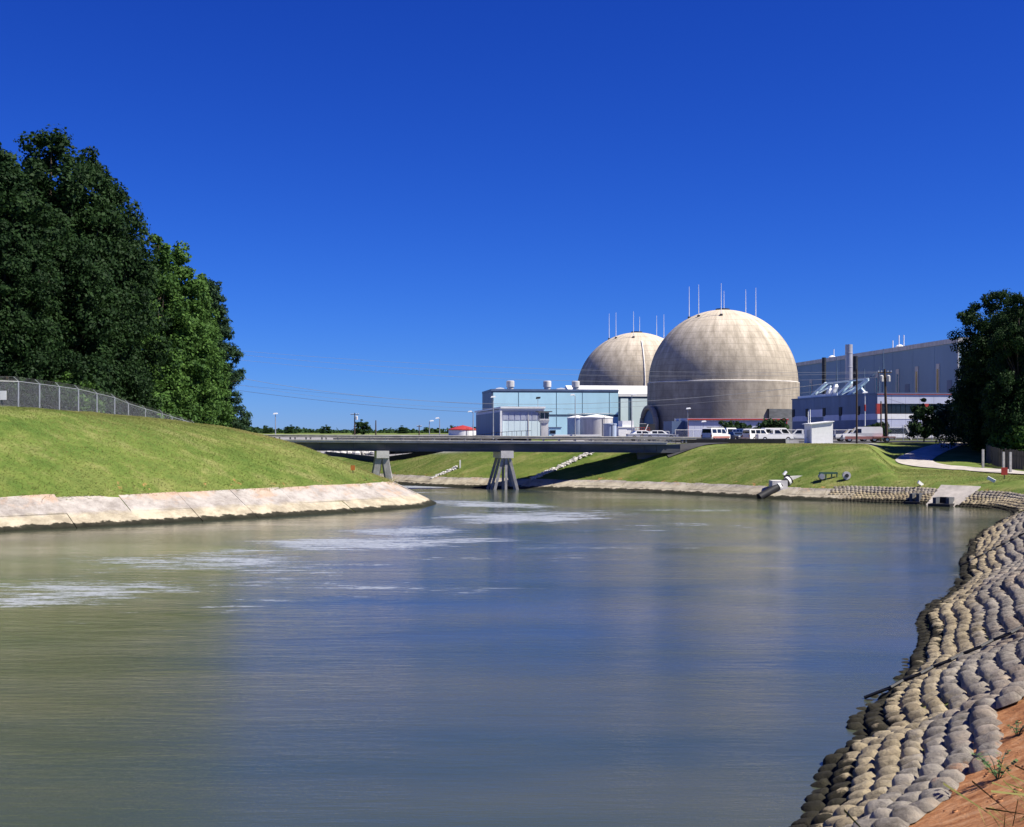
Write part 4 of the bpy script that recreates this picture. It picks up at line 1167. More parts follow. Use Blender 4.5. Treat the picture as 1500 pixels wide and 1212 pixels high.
# ------------------------------------------------------------------ bank-side structures
# boat ramp in the bay
p0 = RP; T = RTT; nn = RNN
def rampq(t0, t1, w0, w1, z0, z1, th_=0.25):
    vs = []
    for t, w_, z in ((t0, w0, z0), (t1, w1, z1)):
        for s in (-1, 1):
            q = p0+nn*t+T*s*w_; vs.append((q[0], q[1], z))
    v2 = [(x, y, z-th_) for x, y, z in vs]
    return MB().add(vs+v2, [(0,1,3,2),(4,6,7,5),(0,4,5,1),(1,5,7,3),(3,7,6,2),(2,6,4,0)])
br_ = rampq(-1.5, 3.3, 1.45, 2.05, -0.60, 1.80, 0.5).build('boat_ramp', M['path_concrete']); br_['kind'] = 'structure'
def outlet(label, px_, py_, w_, h_, Y):
    c = at(px_, py_, Y); x_ = c.x
    root = thing('drain_outlet', label, 'outlet', (x_, Y, 0.1), R(-35), group='concrete drain outlets at the bay waterline')
    MB().box(-w_/2, -w_/2+0.3, -0.4, 1.4, 0, h_).build('side_wall', M['girder_grey'], root)
    MB().box(w_/2-0.3, w_/2, -0.4, 1.4, 0, h_).build('side_wall', M['girder_grey'], root)
    MB().box(-w_/2+0.301, w_/2-0.301, 0.9, 1.4, 0, h_).build('back_wall', M['black_wall'], root)
    MB().box(-w_/2-0.3, w_/2+0.2, -0.9, 1.5, -0.4, 0.14).build('apron', M['pipe_black'], root)
outlet('square dark drain outlet left of the pale boat ramp', 1341, 735, 0.95, 0.9, 118.4)
outlet('low dark drain outlet at the foot of the pale boat ramp', 1380, 737, 1.5, 0.7, 114.9)

# discharge pipe structure
Y = 131
root = thing('discharge_pipe', 'thick black pipe slanting into the canal from a concrete block', 'pipe', (wx(1130, Y), Y, 0.5))
a = at(1112, 729, 127.6); c = at(1158, 703, 128.9)
MB().tube([a, a.lerp(c, 0.6), c], 0.42, 14).build('pipe', M['pipe_black'], root, world=True, smooth=True)
for t in (0.62, 0.92):
    p = a.lerp(c, t); d_ = (c-a).normalized()*0.18
    MB().tube([p-d_*0.7, p+d_*0.7], 0.49, 14).build('pipe_collar', M['white_paint'], root, world=True)
bk = Vector((wx(1141, 128.2), 128.2, 0.7))
MB().box(bk.x-0.7, bk.x+0.9, bk.y-0.1, bk.y+1.7, 0.3, 1.85).build('pedestal', M['pale_concrete'], root, world=True)
hw = at(1161, 712, 129.5)
MB().add([(hw.x-0.3, hw.y, 1.2), (hw.x+3.1, hw.y+0.6, 1.9), (hw.x+3.1, hw.y+1.0, 1.9), (hw.x-0.3, hw.y+0.5, 1.2), (hw.x-0.3, hw.y, 2.25), (hw.x+3.1, hw.y+0.6, 2.42), (hw.x+3.1, hw.y+1.0, 2.42), (hw.x-0.3, hw.y+0.5, 2.25)],
         [(0,3,2,1),(4,5,6,7),(0,1,5,4),(1,2,6,5),(2,3,7,6),(3,0,4,7)]).build('head_wall', M['pale_concrete'], root, world=True)
MB().box(hw.x-0.75, hw.x-0.31, hw.y-0.2, hw.y+0.8, 1.2, 2.4).build('gate_frame', M['dark_metal'], root, world=True)
MB().bar((hw.x-0.9, hw.y+0.2, 2.4), (hw.x-0.6, hw.y+0.3, 2.75), 0.22).build('valve_head', M['white_paint'], root, world=True)
# valve machinery on the grass
g_ = ground_at(1214, 703); Y = g_.y; x_ = g_.x
root = thing('valve_machine', 'green valve manifold lying on the grass beside the discharge pipe', 'machine', (x_, Y, th(x_, Y)))
MB().box(-1.0, 0.9, -0.12, 0.12, 0.55, 0.75).build('header_pipe', M['mower_green'], root)
for q in (-0.9, -0.3, 0.3, 0.85):
    MB().tube([(q, 0, -0.1), (q, 0, 0.62)], 0.07, 6).build('leg', M['mower_green'], root)
MB().tube([(-0.75, -0.3, 0.3), (-0.75, 0.3, 0.3)], 0.3, 12).build('valve_wheel', M['galvanized'], root)
g_ = ground_at(1240, 704); Y = g_.y; x_ = g_.x
root = thing('hose_reel', 'round white hose reel standing on the grass near the manifold', 'reel', (x_, Y, th(x_, Y)))
MB().tube([(0,-0.15,0.45), (0,0.15,0.45)], 0.42, 14).build('drum', M['tank_grey'], root)
MB().tube([(0,-0.2,0.45), (0,0.2,0.45)], 0.2, 10).build('hub', M['dark_metal'], root)
MB().box(-0.3, 0.3, -0.1, 0.1, -0.1, 0.12).build('foot', M['dark_metal'], root)
# stray boards and stakes
for px_, py_, Y, ln, rz_, lb in ((1348, 713, 124, 0.9, 0.6, 'short pale board lying by the left edge of the boat ramp'), (1451, 707, 120, 0.8, -0.5, 'white marker board lying on grass right of the boat ramp')):
    g_ = ground_at(px_, py_); x_ = g_.x; Y = g_.y
    o = MB().box(-ln/2, ln/2, -0.07, 0.07, 0, 0.3).build('marker_board', M['white_paint']); o.location = (x_, Y, th(x_, Y)+0.12); o.rotation_euler = (0.1, 0.5, rz_)
    tag(o, lb, 'board')
o = MB().box(-0.09, 0.09, -0.09, 0.09, 0, 1.1).build('marker_post', M['white_paint']); x_ = wx(674, 158.5); o.location = (x_, 158.5, th(x_, 158.5)-0.1)
tag(o, 'short white marker post on the bank between the bridge piers', 'post')
# ropes across the mattress
for k, (i0, ln, t0, t1, lb) in enumerate((((36.5, 92), 3.5, -0.3, 4.6, 'dark cable lying over the grout mattress farthest along the right bank'), ((23, 62.5), 4.5, -0.2, 4.6, 'dark cable crossing the mattress half way along the right bank'), ((9.6, 31.8), 3.8, -0.5, 4.6, 'nearest dark cable crossing the grout mattress'))):
    j = near(RIGHT, *i0); pts = []
    for q in range(24):
        t = t0+(t1-t0)*q/23; jj = min(len(RIGHT)-1, j+int(ln*2*q/23)); p = RIGHT[jj]+NR[jj]*t
        pts.append((p[0], p[1], t*0.5+0.28))
    tag(MB().tube(pts, 0.045, 5).build('mooring_cable', M['pipe_black']), lb, 'cable')

# black barrier, white shed, car-park fence
Y = 160.5
root = thing('barrier_wall', 'long low black barrier in front of the parked white vans', 'wall', (wx(1075, Y), Y, 5.2))
xs_ = np.linspace(wx(997, Y), wx(1150, Y), 8)
for i in range(7):
    MB().box(xs_[i]+0.01, xs_[i+1]-0.01, Y-0.15, Y+0.15, 4.9, 5.98).build('wall_section', M['black_wall'], root, world=True)
MB().box(xs_[7]+0.05, xs_[7]+0.45, Y-0.2, Y+0.2, 4.9, 5.95).build('end_post', M['pale_concrete'], root, world=True)
MB().box(xs_[7]+0.5, xs_[7]+2.3, Y+2.2, Y+2.6, 4.9, 5.9).build('end_wall', M['bridge_concrete'], root, world=True)

Y = 163
O = Vector((wx(1189, Y), Y, 5.2)); root = thing('white_shed', 'small white mono-pitch shed on the bank edge by the van', 'shed', O, R(8))
w_ = 2.95; hl, hr = 2.7, 3.05
MB().prism([(0, -0.3), (w_, -0.3), (w_, hr), (0, hl)], 0, 2.6).build('wall', M['white_paint'], root)
MB().prism([(-0.25, hl+0.003), (w_+0.12, hr+0.003), (w_+0.12, hr+0.12), (-0.25, hl+0.12)], -0.2, 2.8).build('roof', M['white_paint'], root)
dr = MB().box(-0.05, -0.003, 0.6, 1.6, 0.0, 2.0).build('door', M['tank_grey'], root)
MB().box(-0.1, -0.053, 1.4, 1.48, 0.9, 1.05).build('handle', M['dark_metal'], dr)
for q in (0.15, 0.42):
    MB().tube([(q, 1.6, hl), (q, 1.6, hl+1.6+q)], 0.05, 6).build('vent_pipe', M['white_paint'], root)

def flatfence(label, pxs, Y, h, mname='chain_link', rail='white_paint', arms=False):
    pts = [(wx(p, Y), Y) for p in pxs]
    return chain_fence('chain_link_fence', label, pts, h, mname, arms, rail, 0.05, zs=[GRADE-0.05]*len(pts), top_r=0.045)
flatfence('pale-railed chain-link fence behind the parked white vans', list(range(989, 1300, 26)), 209, 1.5)
flatfence('short pale-railed fence beside the cars at the bridge end', [932, 944, 956, 968, 980], 196, 1.25)
flatfence('chain-link fence at the foot of the banded annex front', list(range(1302, 1470, 21)), 198, 1.9, 'chain_link', 'galvanized', True)
Y = 170
flat = [(wx(p, 158), 158.0) for p in (938, 951, 964, 977, 990)]
chain_fence('pipe_railing', 'dark pipe railing at the right end of the bridge', flat, 1.1, 'chain_link', False, 'dark_metal', 0.04)
# dark timber fence under the right trees
pts = [(63.5, 122.5), (59.8, 128.5), (57.0, 135), (56.2, 142), (57.5, 149), (61, 156)]
root = thing('timber_fence', 'dark weathered board fence in shade under the right-hand trees', 'fence', (pts[2][0], pts[2][1], th(*pts[2])))
r_ = random.Random(3)
for i in range(len(pts)-1):
    a = Vector((*pts[i], th(*pts[i]))); c = Vector((*pts[i+1], th(*pts[i+1]))); ln = (c-a).length; k = int(ln/0.34)
    for q in range(k):
        p = a.lerp(c, (q+0.5)/k); d_ = (c-a).normalized()*0.155
        hh_ = 2.1+r_.uniform(-0.12, 0.12)
        if r_.random() < 0.04: continue
        MB().bar(p+Vector((0,0,-0.2)), p+Vector((0,0,hh_)), 0.30, 0.03, up=Vector((-d_.y, d_.x, 0)).normalized()).build('board', M['fence_wood'], root, world=True)
    MB().bar(a+Vector((0.1,0.05,1.6)), c+Vector((0.1,0.05,1.6)), 0.06, 0.1).build('rail', M['fence_wood'], root, world=True)
for px_, Y, lb in ((1440, 139, 'grey fence post standing clear of the timber fence at the road bend'), (1470, 131, 'left of two pale posts before the timber fence'), (1480, 130.5, 'right of two pale posts before the timber fence')):
    x_ = wx(px_, Y); o = MB().box(-0.11, 0.11, -0.11, 0.11, -0.2, 2.2).build('gate_post', M['bridge_concrete']); o.location = (x_, Y, th(x_, Y)); tag(o, lb, 'post')

# ------------------------------------------------------------------ vehicles
def wheel(root, x_, y_, r_w=0.36, w_=0.24):
    t = MB().lathe([(r_w*0.6, -w_/2), (r_w*0.92, -w_/2), (r_w, -w_*0.3), (r_w, w_*0.3), (r_w*0.92, w_/2), (r_w*0.6, w_/2), (r_w*0.6, -w_/2)], 18).build('wheel', M['tyre'], root, smooth=True)
    t.rotation_euler = (R(90), 0, 0); t.location = (x_, y_, r_w)
    MB().lathe([(0, -w_*0.42), (r_w*0.58, -w_*0.40), (r_w*0.58, w_*0.40), (0, w_*0.42)], 14).build('rim', M['chrome'], t)

def vehicle(name, label, cat, loc, rz, body, cabin, wins, Lw, Wd, paint, wheels, r_w=0.36, group=None, two_tone=None, rack=False):
    """body / cabin: side profiles (x forward, z); wins: side windows (x0,x1,z0,z1)"""
    root = thing(name, label, cat, loc, rz, group)
    w2 = Wd/2
    bo = MB().prism(body, -w2, w2, inset=lambda a, z: 0.10 if z < 0.42 or z > 0.98 else 0.0).build('body', M[paint], root)
    if two_tone:
        for s in (-1, 1):
            MB().box(min(p[0] for p in body)+0.25, max(p[0] for p in body)-0.3, s*(w2+0.004)-0.002, s*(w2+0.004)+0.002, two_tone[0], two_tone[1]).build('stripe', M['car_red'], bo)
    zt = max(p[1] for p in cabin)
    ins = lambda a, z: 0.06+0.16*max(0, (z-0.95))/(zt-0.9)
    cb = MB().prism(cabin, -w2, w2, inset=ins).build('cabin', M[paint], root)
    for (x0, x1, z0, z1, *sl) in wins:
        s0 = sl[0] if sl else 0.0
        for s in (-1, 1):
            y0 = s*(w2-ins(0, z0)+0.006); y1 = s*(w2-ins(0, z1)+0.006)
            MB().add([(x0, y0, z0), (x1+s0, y0, z0), (x1, y1, z1), (x0, y1, z1)], [(0,1,2,3)]).build('window', M['glass_dark'], cb)
    # windscreen and rear glass follow the cabin's end slopes
    xf = sorted(cabin, key=lambda p: -p[0])
    f0 = max([p for p in cabin if p[1] < 1.25], key=lambda p: p[0]); f1 = max([p for p in cabin if p[1] > zt-0.25], key=lambda p: p[0])
    g0 = min([p for p in cabin if p[1] < 1.25], key=lambda p: p[0]); g1 = min([p for p in cabin if p[1] > zt-0.25], key=lambda p: p[0])
    for (a, c, s) in ((f0, f1, 1), (g0, g1, -1)):
        lo = [a[0]+(c[0]-a[0])*0.18+0.012*s, a[1]+(c[1]-a[1])*0.18+0.012]; hi = [a[0]+(c[0]-a[0])*0.88+0.012*s, a[1]+(c[1]-a[1])*0.88+0.012]
        if s < 0 and abs(a[0]-c[0]) < 0.3: lo[1] = max(lo[1], 1.2)
        MB().add([(lo[0], -w2+0.22, lo[1]), (lo[0], w2-0.22, lo[1]), (hi[0], w2-0.32, hi[1]), (hi[0], -w2+0.32, hi[1])], [(0,1,2,3)]).build('windscreen' if s > 0 else 'rear_window', M['glass_dark'], cb)
    xa, xb = min(p[0] for p in body), max(p[0] for p in body)
    MB().box(xb-0.05, xb+0.1, -w2+0.05, w2-0.05, 0.42, 0.62).build('bumper', M['chrome'], root)
    MB().box(xa-0.1, xa+0.05, -w2+0.05, w2-0.05, 0.42, 0.62).build('bumper', M['chrome'], root)
    MB().box(xb+0.002, xb+0.03, -w2*0.55, w2*0.55, 0.66, 0.86).build('grille', M['dark_metal'], root)
    for s in (-1, 1):
        MB().box(xb+0.004, xb+0.04, s*w2*0.78-0.14, s*w2*0.78+0.14, 0.68, 0.86).build('headlight', M['lamp_lens'], root)
        MB().box(xa-0.03, xa-0.004, s*w2*0.85-0.1, s*w2*0.85+0.1, 0.7, 1.0).build('tail_light', M['red_paint'], root)
    for x_ in wheels:
        for s in (-1, 1):
            wheel(root, x_, s*(w2-0.12), r_w)
    if rack:
        MB().box(-1.6, 1.0, -0.7, 0.7, zt+0.08, zt+0.13).build('roof_rack', M['galvanized'], root)
        for q in (-1.4, 0.8):
            MB().box(q, q+0.05, -0.7, 0.7, zt, zt+0.077).build('rack_leg', M['galvanized'], root)
    return root
PROF = {
 'van': ([(-2.55,0.38),(2.45,0.38),(2.5,0.6),(2.48,1.0),(1.75,1.12),(-2.55,1.12)], [(-2.55,1.121),(1.72,1.121),(1.05,1.95),(0.85,2.03),(-2.4,2.03),(-2.53,1.9)], [(0.25,1.02,1.2,1.82,0.45),(-0.95,0.1,1.25,1.82),(-2.3,-1.15,1.25,1.82)], 5.0, 1.95, (-1.6,1.6)),
 'panel_van': ([(-2.75,0.40),(2.6,0.40),(2.66,0.65),(2.62,1.05),(1.55,1.2),(-2.75,1.2)], [(-2.75,1.201),(1.5,1.201),(0.85,2.0),(0.6,2.12),(-2.5,2.14),(-2.73,1.95)], [(0.12,0.86,1.27,1.85,0.42)], 5.4, 2.0, (-1.65,1.75)),
 'suv': ([(-2.45,0.42),(2.4,0.42),(2.45,0.62),(2.42,1.02),(1.05,1.1),(-2.45,1.1)], [(-2.45,1.101),(1.0,1.101),(0.35,1.78),(0.15,1.84),(-2.2,1.84),(-2.4,1.7)], [(-0.35,0.25,1.17,1.7,0.4),(-1.25,-0.45,1.17,1.7),(-2.15,-1.4,1.2,1.68)], 4.9, 1.95, (-1.55,1.6)),
 'pickup': ([(-2.6,0.45),(2.5,0.45),(2.55,0.65),(2.5,1.05),(1.2,1.12),(-2.6,1.1)], [(-0.5,1.121),(1.15,1.121),(0.5,1.78),(0.35,1.82),(-0.3,1.82),(-0.45,1.75)], [(-0.2,0.42,1.18,1.68,0.4)], 5.1, 1.95, (-1.65,1.7)),
 'sedan': ([(-2.4,0.35),(2.35,0.35),(2.42,0.55),(2.38,0.80),(1.15,0.92),(-1.75,0.95),(-2.4,0.9)], [(-1.8,0.951),(1.05,0.951),(0.35,1.38),(0.2,1.42),(-0.95,1.42),(-1.1,1.38)], [(-0.35,0.25,1.0,1.32,0.4),(-1.15,-0.45,1.0,1.32)], 4.8, 1.8, (-1.5,1.5)),
}
def car(kind, name, label, cat, px_, Y, rz, paint='car_white', z=5.49, **kw):
    b_, c, wn, L_, W_, wh = PROF[kind]
    return vehicle(name, label, cat, (wx(px_, Y), Y, z), rz, b_, c, wn, L_, W_, paint, wh, group=kw.pop('group', None), **kw)
G = 'white vehicles in the car park'
car('van', 'parked_van', 'white van with red side stripe and roof rack, leftmost of the parked row', 'van', 1049, 182, R(48), group=G, two_tone=(0.50, 0.78), rack=True)
car('van', 'parked_van', 'white van seen end-on, second in the row behind the black barrier', 'van', 1068, 190, R(-80), group=G)
car('sedan', 'parked_car', 'dark blue car between the white vans behind the black barrier', 'car', 1079, 184, R(-75), paint='car_blue', group=G)
car('suv', 'parked_van', 'tall white van with roof box in the middle of the parked row', 'van', 1092, 186, R(-68), group=G, rack=True)
car('suv', 'parked_suv', 'white wagon side-on in the middle of the parked row', 'car', 1112, 181, R(28), group=G)
car('pickup', 'parked_pickup', 'white pickup at the right end of the barrier row', 'pickup', 1135, 177, R(2), group=G)
car('van', 'parked_van', 'white van behind the white pickup at the barrier end', 'van', 1140, 191, R(10), group=G)
car('pickup', 'parked_pickup', 'white pickup half hidden behind the small white shed', 'pickup', 1172, 178, R(170), group=G)
car('panel_van', 'delivery_van', 'big white panel van with red lower side facing the shed', 'van', 1262, 172, R(172), two_tone=(0.42, 0.80), z=5.49, r_w=0.4)
car('pickup', 'parked_pickup', 'white pickup nose showing behind the red-sided panel van', 'pickup', 1248, 183, R(175), group=G)
car('sedan', 'parked_car', 'white car at the bridge end, left of two', 'car', 943, 176, R(4), z=5.7)
car('sedan', 'parked_car', 'white car at the bridge end, right of two', 'car', 967, 174, R(-3), z=5.7)
# red flatbed trailer behind the panel van
Y = 171; root = thing('flatbed_trailer', 'low red flatbed trailer behind the panel van', 'trailer', (wx(1294, Y), Y, 5.49), R(172))
MB().box(-1.5, 1.4, -0.95, 0.95, 0.62, 0.78).build('bed', M['car_red'], root)
MB().box(1.4, 2.2, -0.06, 0.06, 0.55, 0.65).build('tow_bar', M['dark_metal'], root)
MB().box(-1.55, -1.5, -0.9, 0.9, 0.3, 0.6).build('tail_board', M['white_paint'], root)
for s in (-1, 1): wheel(root, -0.4, s*0.85, 0.34)
# pale boom by the annex trees
Y = 186; root = thing('crane_boom', 'pale tilted boom post by the annex fence', 'boom', (wx(1334, Y), Y, GRADE-0.1))
MB().bar((0, 0, 0), (-0.2, 0, 1.0), 0.3).build('post', M['white_paint'], root)
MB().bar((-0.2, 0, 1.0), (-0.95, 0, 2.3), 0.2).build('boom_arm', M['white_paint'], root)

# ------------------------------------------------------------------ poles and wires
def lamp_post(label, px_, yt, Y, arm=0.0, z0=None, heads=1, r0=0.09, tilt=1, m_='galvanized', redband=False, group='tall lamp posts round the plant'):
    x_ = wx(px_, Y); z0 = GRADE if z0 is None else z0; H = wz(yt, Y)-z0
    root = thing('lamp_post', label, 'lamp post', (x_, Y, z0), group=group)
    MB().tube([(0,0,-0.2), (0,0,H*0.98)], [r0*1.3, r0*0.7], 8).build('pole', M[m_], root)
    for h_ in range(heads):
        s = arm*(1 if h_ == 0 else -1)
        if abs(s) > 0.05: MB().tube([(0,0,H*0.97), (s*0.5,0,H*0.99), (s,0,H)], 0.05, 6).build('arm', M[m_], root)
        MB().add([(s-0.45,-0.22,H-0.10),(s+0.45,-0.22,H-0.02),(s+0.45,0.22,H-0.02),(s-0.45,0.22,H-0.10),(s-0.3,-0.14,H+0.16),(s+0.3,-0.14,H+0.22),(s+0.3,0.14,H+0.22),(s-0.3,0.14,H+0.16)], [(0,1,2,3),(4,5,6,7),(0,1,5,4),(1,2,6,5),(2,3,7,6),(3,0,4,7)]).build('lamp_head', M['lamp_lens'], root)
    if redband: MB().lathe([(0.16, H*0.60), (0.16, H*0.74)], 10).build('red_band', M['red_paint'], root)
    return root
lamp_post('lone lamp post above the left end of the bridge', 403.5, 606.5, 230, 0.0, z0=5.5)
lamp_post('lamp post in front of the white hall side wall', 722.5, 582, 205, 0.0)
lamp_post('tall lamp post left of the grey storage tanks', 842.5, 579, 232, -0.5)
lamp_post('tall lamp post in front of the pale blue wing', 925.5, 578, 228, 0.35)
lamp_post('lamp post just left of the white hall beside the red-roofed tank', 693, 603.5, 236, -0.6)
lamp_post('leftmost lamp of the pair left of the red-roofed tank', 629, 617, 260, 0.5)
lamp_post('taller lamp post between the pair and the red-roofed tank', 644, 613, 268, -0.5)
lamp_post('small lamp post before the shadowed dome wall', 1007.5, 599, 216, 0.1, r0=0.06)
lamp_post('short lamp post before the lavender building left of the vans', 1030, 618, 212, 0.1, r0=0.06)
lamp_post('white lamp post with a red band before the dark blue annex', 1267, 575.5, 205, 0.0, m_='white_paint', redband=True)
def util_pole(label, px_, yt, Y, base_px=None, z0=None, arms=(), xfmr=0, r0=0.17):
    z0 = (th(wx(px_, Y), Y) if Y < 180 else GRADE) if z0 is None else z0
    bx = wx(base_px if base_px else px_, Y); H = wz(yt, Y)-z0; dx = wx(px_, Y)-bx
    root = thing('utility_pole', label, 'utility pole', (bx, Y, z0), group='timber utility poles')
    MB().tube([(0,0,-0.3), (dx*0.5,0,H*0.5), (dx,0,H)], [r0*1.15, r0, r0*0.75], 8).build('pole', M['wood_pole'], root)
    for h_, w_ in arms:
        ca = MB().bar((dx-w_, 0, H-h_), (dx+w_, 0, H-h_), 0.12, 0.14).build('cross_arm', M['wood_pole'], root)
        for q in (-0.9, -0.45, 0.45, 0.9):
            MB().tube([(dx+w_*q, 0, H-h_+0.07), (dx+w_*q, 0, H-h_+0.3)], 0.06, 6).build('insulator', M['lamp_lens'], ca)
    for q in range(xfmr):
        s = (-1)**q
        MB().lathe([(0, 0), (0.28, 0), (0.28, 0.8), (0.1, 0.95), (0, 0.95)], 12, (dx+s*0.5, -0.1, H-arms[0][0]-1.3 if arms else H-2)).build('transformer', M['tank_grey'], root)
    return root
util_pole('slim dark timber pole between the white shed and the panel van', 1255, 541, 163, r0=0.12)
util_pole('stout timber pole with transformers right of the panel van', 1296, 541, 178, 1299, arms=((0.5, 1.0), (1.3, 0.7)), xfmr=2, r0=0.20)
mast('thin dark mast rising behind the transformer pole', 1294, 511, 287)
util_pole('short timber pole stump beside the stout transformer pole', 1290.5, 588, 182, r0=0.12)
util_pole('distant pole with transformer above the middle of the bridge', 519.5, 605, 300, z0=5.6, arms=((0.4, 1.0),), xfmr=1, r0=0.14)
util_pole('distant bare pole right of the round tree above the bridge', 550.5, 616, 300, z0=5.6, r0=0.16)
util_pole('distant short pole left of the lamp pair above the bridge', 614, 623, 300, z0=5.6, r0=0.14, arms=((0.3, 0.6),))
def wire(label, a, c, sag, rad, m_='wire'):
    n_ = 40; pts = []
    for i in range(n_+1):
        t = i/n_; p = a.lerp(c, t); p.z -= sag*4*t*(1-t); pts.append(p)
    o = MB().tube(pts, rad, 4).build('power_line', M[m_]); tag(o, label, 'power line', 'power lines crossing the sky')
A1 = at(1255, 543, 163); B1 = at(1295, 546, 178)
wire('highest faint power line from the left trees across the sky', at(255, 505, 215), at(1292, 545, 178), 1.6, 0.016)
wire('second highest faint power line across the sky', at(255, 509, 215), at(1299, 546, 178), 2.2, 0.016)
wire('faint power line third from the top across the sky', at(255, 516, 216), at(1294, 553, 178), 2.4, 0.016)
wire('bright power line crossing in front of both domes', at(255, 533, 214), at(1255, 556, 163), 5.0, 0.026)
wire('power line just below the bright one crossing the near dome', at(255, 545, 214), at(1255, 566, 163), 4.6, 0.014)
wire('dark low power line from the left trees to the white hall', at(240, 556, 215), at(693, 604, 236), 0.8, 0.026, 'wire_dark')
wire('thin dark line just above the low dark power line', at(240, 553, 215), at(840, 600, 232), 0.6, 0.014, 'wire_dark')
wire('thin line from the transformer pole down to the annex', at(1297, 583, 178), at(1400, 601, 225), 0.6, 0.016, 'wire_dark')

# ------------------------------------------------------------------ trees
def leaves(centers, radii, per, size, seed, elong=1.5, squash=0.8, up=0.35, shell=0.5):
    r = np.random.default_rng(seed)
    n_ = len(centers); cid = np.repeat(np.arange(n_), per); m_ = len(cid)
    u = r.normal(size=(m_, 3)); u /= np.linalg.norm(u, axis=1)[:,None]
    rad = radii[cid]*(shell+(1-shell)*r.random(m_))
    p = centers[cid]+u*rad[:,None]*np.array([1, 1, squash])
    nn_ = u+r.normal(size=(m_, 3))*0.55+np.array([0, 0, up]); nn_ /= np.linalg.norm(nn_, axis=1)[:,None]
    t = np.cross(nn_, r.normal(size=(m_, 3))); t /= np.linalg.norm(t, axis=1)[:,None]
    q = np.cross(nn_, t)
    s = size*(0.5+1.1*r.random(m_)**1.5)
    a = t*(s*elong/2)[:,None]; c = q*(s/2)[:,None]
    v = np.stack([p-a, p-a*0.1+c, p+a, p-a*0.1-c], 1).reshape(-1, 3)
    f = np.arange(m_*4).reshape(-1, 4)
    ct = r.random(n_)
    tint = np.clip(0.5*ct[cid]+0.5*r.random(m_), 0, 1)
    return v, f, tint

def leaf_mesh(name, v, f, tint, m_):
    me = np_mesh(name, v, f, M[m_], False)
    a = me.attributes.new('tint', 'FLOAT', 'FACE'); a.data.foreach_set('value', tint.astype(np.float32))
    return me

def trunk_mesh(name, H, r0, limbs):
    m = MB()
    m.tube([(0,0,-0.6), (0.1,0,H*0.3), (-0.1,0.1,H*0.65), (0,0,H*0.93)], [r0, r0*0.75, r0*0.45, r0*0.08], 9)
    for (z, p) in limbs:
        a = Vector((0, 0, z)); c = Vector(p); k = a.lerp(c, 0.55)+Vector((0, 0, -0.06*(c-a).length))
        m.tube([a, k, c], [r0*0.34, r0*0.2, r0*0.05], 6)
    me = bpy.data.meshes.new(name); me.from_pydata(m.v, [], m.f); me.materials.append(M['bark'])
    return me

def broadleaf(seed, H, Rr, low, ncl, per, leaf, crad, m_, shape):
    """shape(h) -> relative radius over crown height 0..1"""
    r = np.random.default_rng(seed)
    h = r.random(ncl*4); th_ = r.random(ncl*4)*2*math.pi
    keep = r.random(ncl*4) < np.array([shape(x) for x in h])**1.1
    h = h[keep][:ncl]; th_ = th_[keep][:ncl]
    lob = 1+0.16*np.sin(3*th_+seed)+0.14*np.sin(2*th_+7*h+seed*2)+0.12*np.sin(5*th_-11*h)
    rr_ = Rr*np.array([shape(x) for x in h])*lob*np.sqrt(0.18+0.82*r.random(len(h)))
    z = low+(H-low)*h
    c = np.stack([rr_*np.cos(th_), rr_*np.sin(th_), z+r.normal(size=len(h))*0.3], 1)
    rad = crad*(0.6+0.8*r.random(len(h)))*(0.75+0.35*(1-h))
    v, f, tint = leaves(c, rad, per, leaf, seed+1)
    cm = leaf_mesh('crown', v, f, tint, m_)
    order = r.permutation(len(c))[:16]
    limbs = [(max(1.0, c[i][2]*0.72-1.0), c[i]) for i in order]
    return trunk_mesh('trunk', H, max(0.1, H*0.018), limbs), cm

def pine(seed, H, Rr, low, nb, m_):
    r = np.random.default_rng(seed); cs = []; limbs = []
    for i in range(nb):
        z = low+(H-low)*(i+r.random())/nb; hf = (z-low)/(H-low)
        ln = Rr*(1-hf)**0.7*(0.65+0.5*r.random())+0.5; a = r.random()*2*math.pi
        tip = np.array([ln*math.cos(a), ln*math.sin(a), z+ln*(0.12-0.25*(1-hf))])
        limbs.append((z, tip))
        for k in range(int(3+ln*2.0)):
            t = 0.3+0.7*r.random()
            cs.append(np.array([0, 0, z])*(1-t)+tip*t+r.normal(size=3)*np.array([0.45, 0.45, 0.25]))
    cs = np.array(cs); rad = 0.55+0.5*r.random(len(cs))
    v, f, tint = leaves(cs, rad, 60, 0.17, seed+1, elong=2.8, squash=0.7, up=0.5, shell=0.35)
    return trunk_mesh('trunk', H, H*0.014, limbs[::2]), leaf_mesh('crown', v, f, tint, m_)

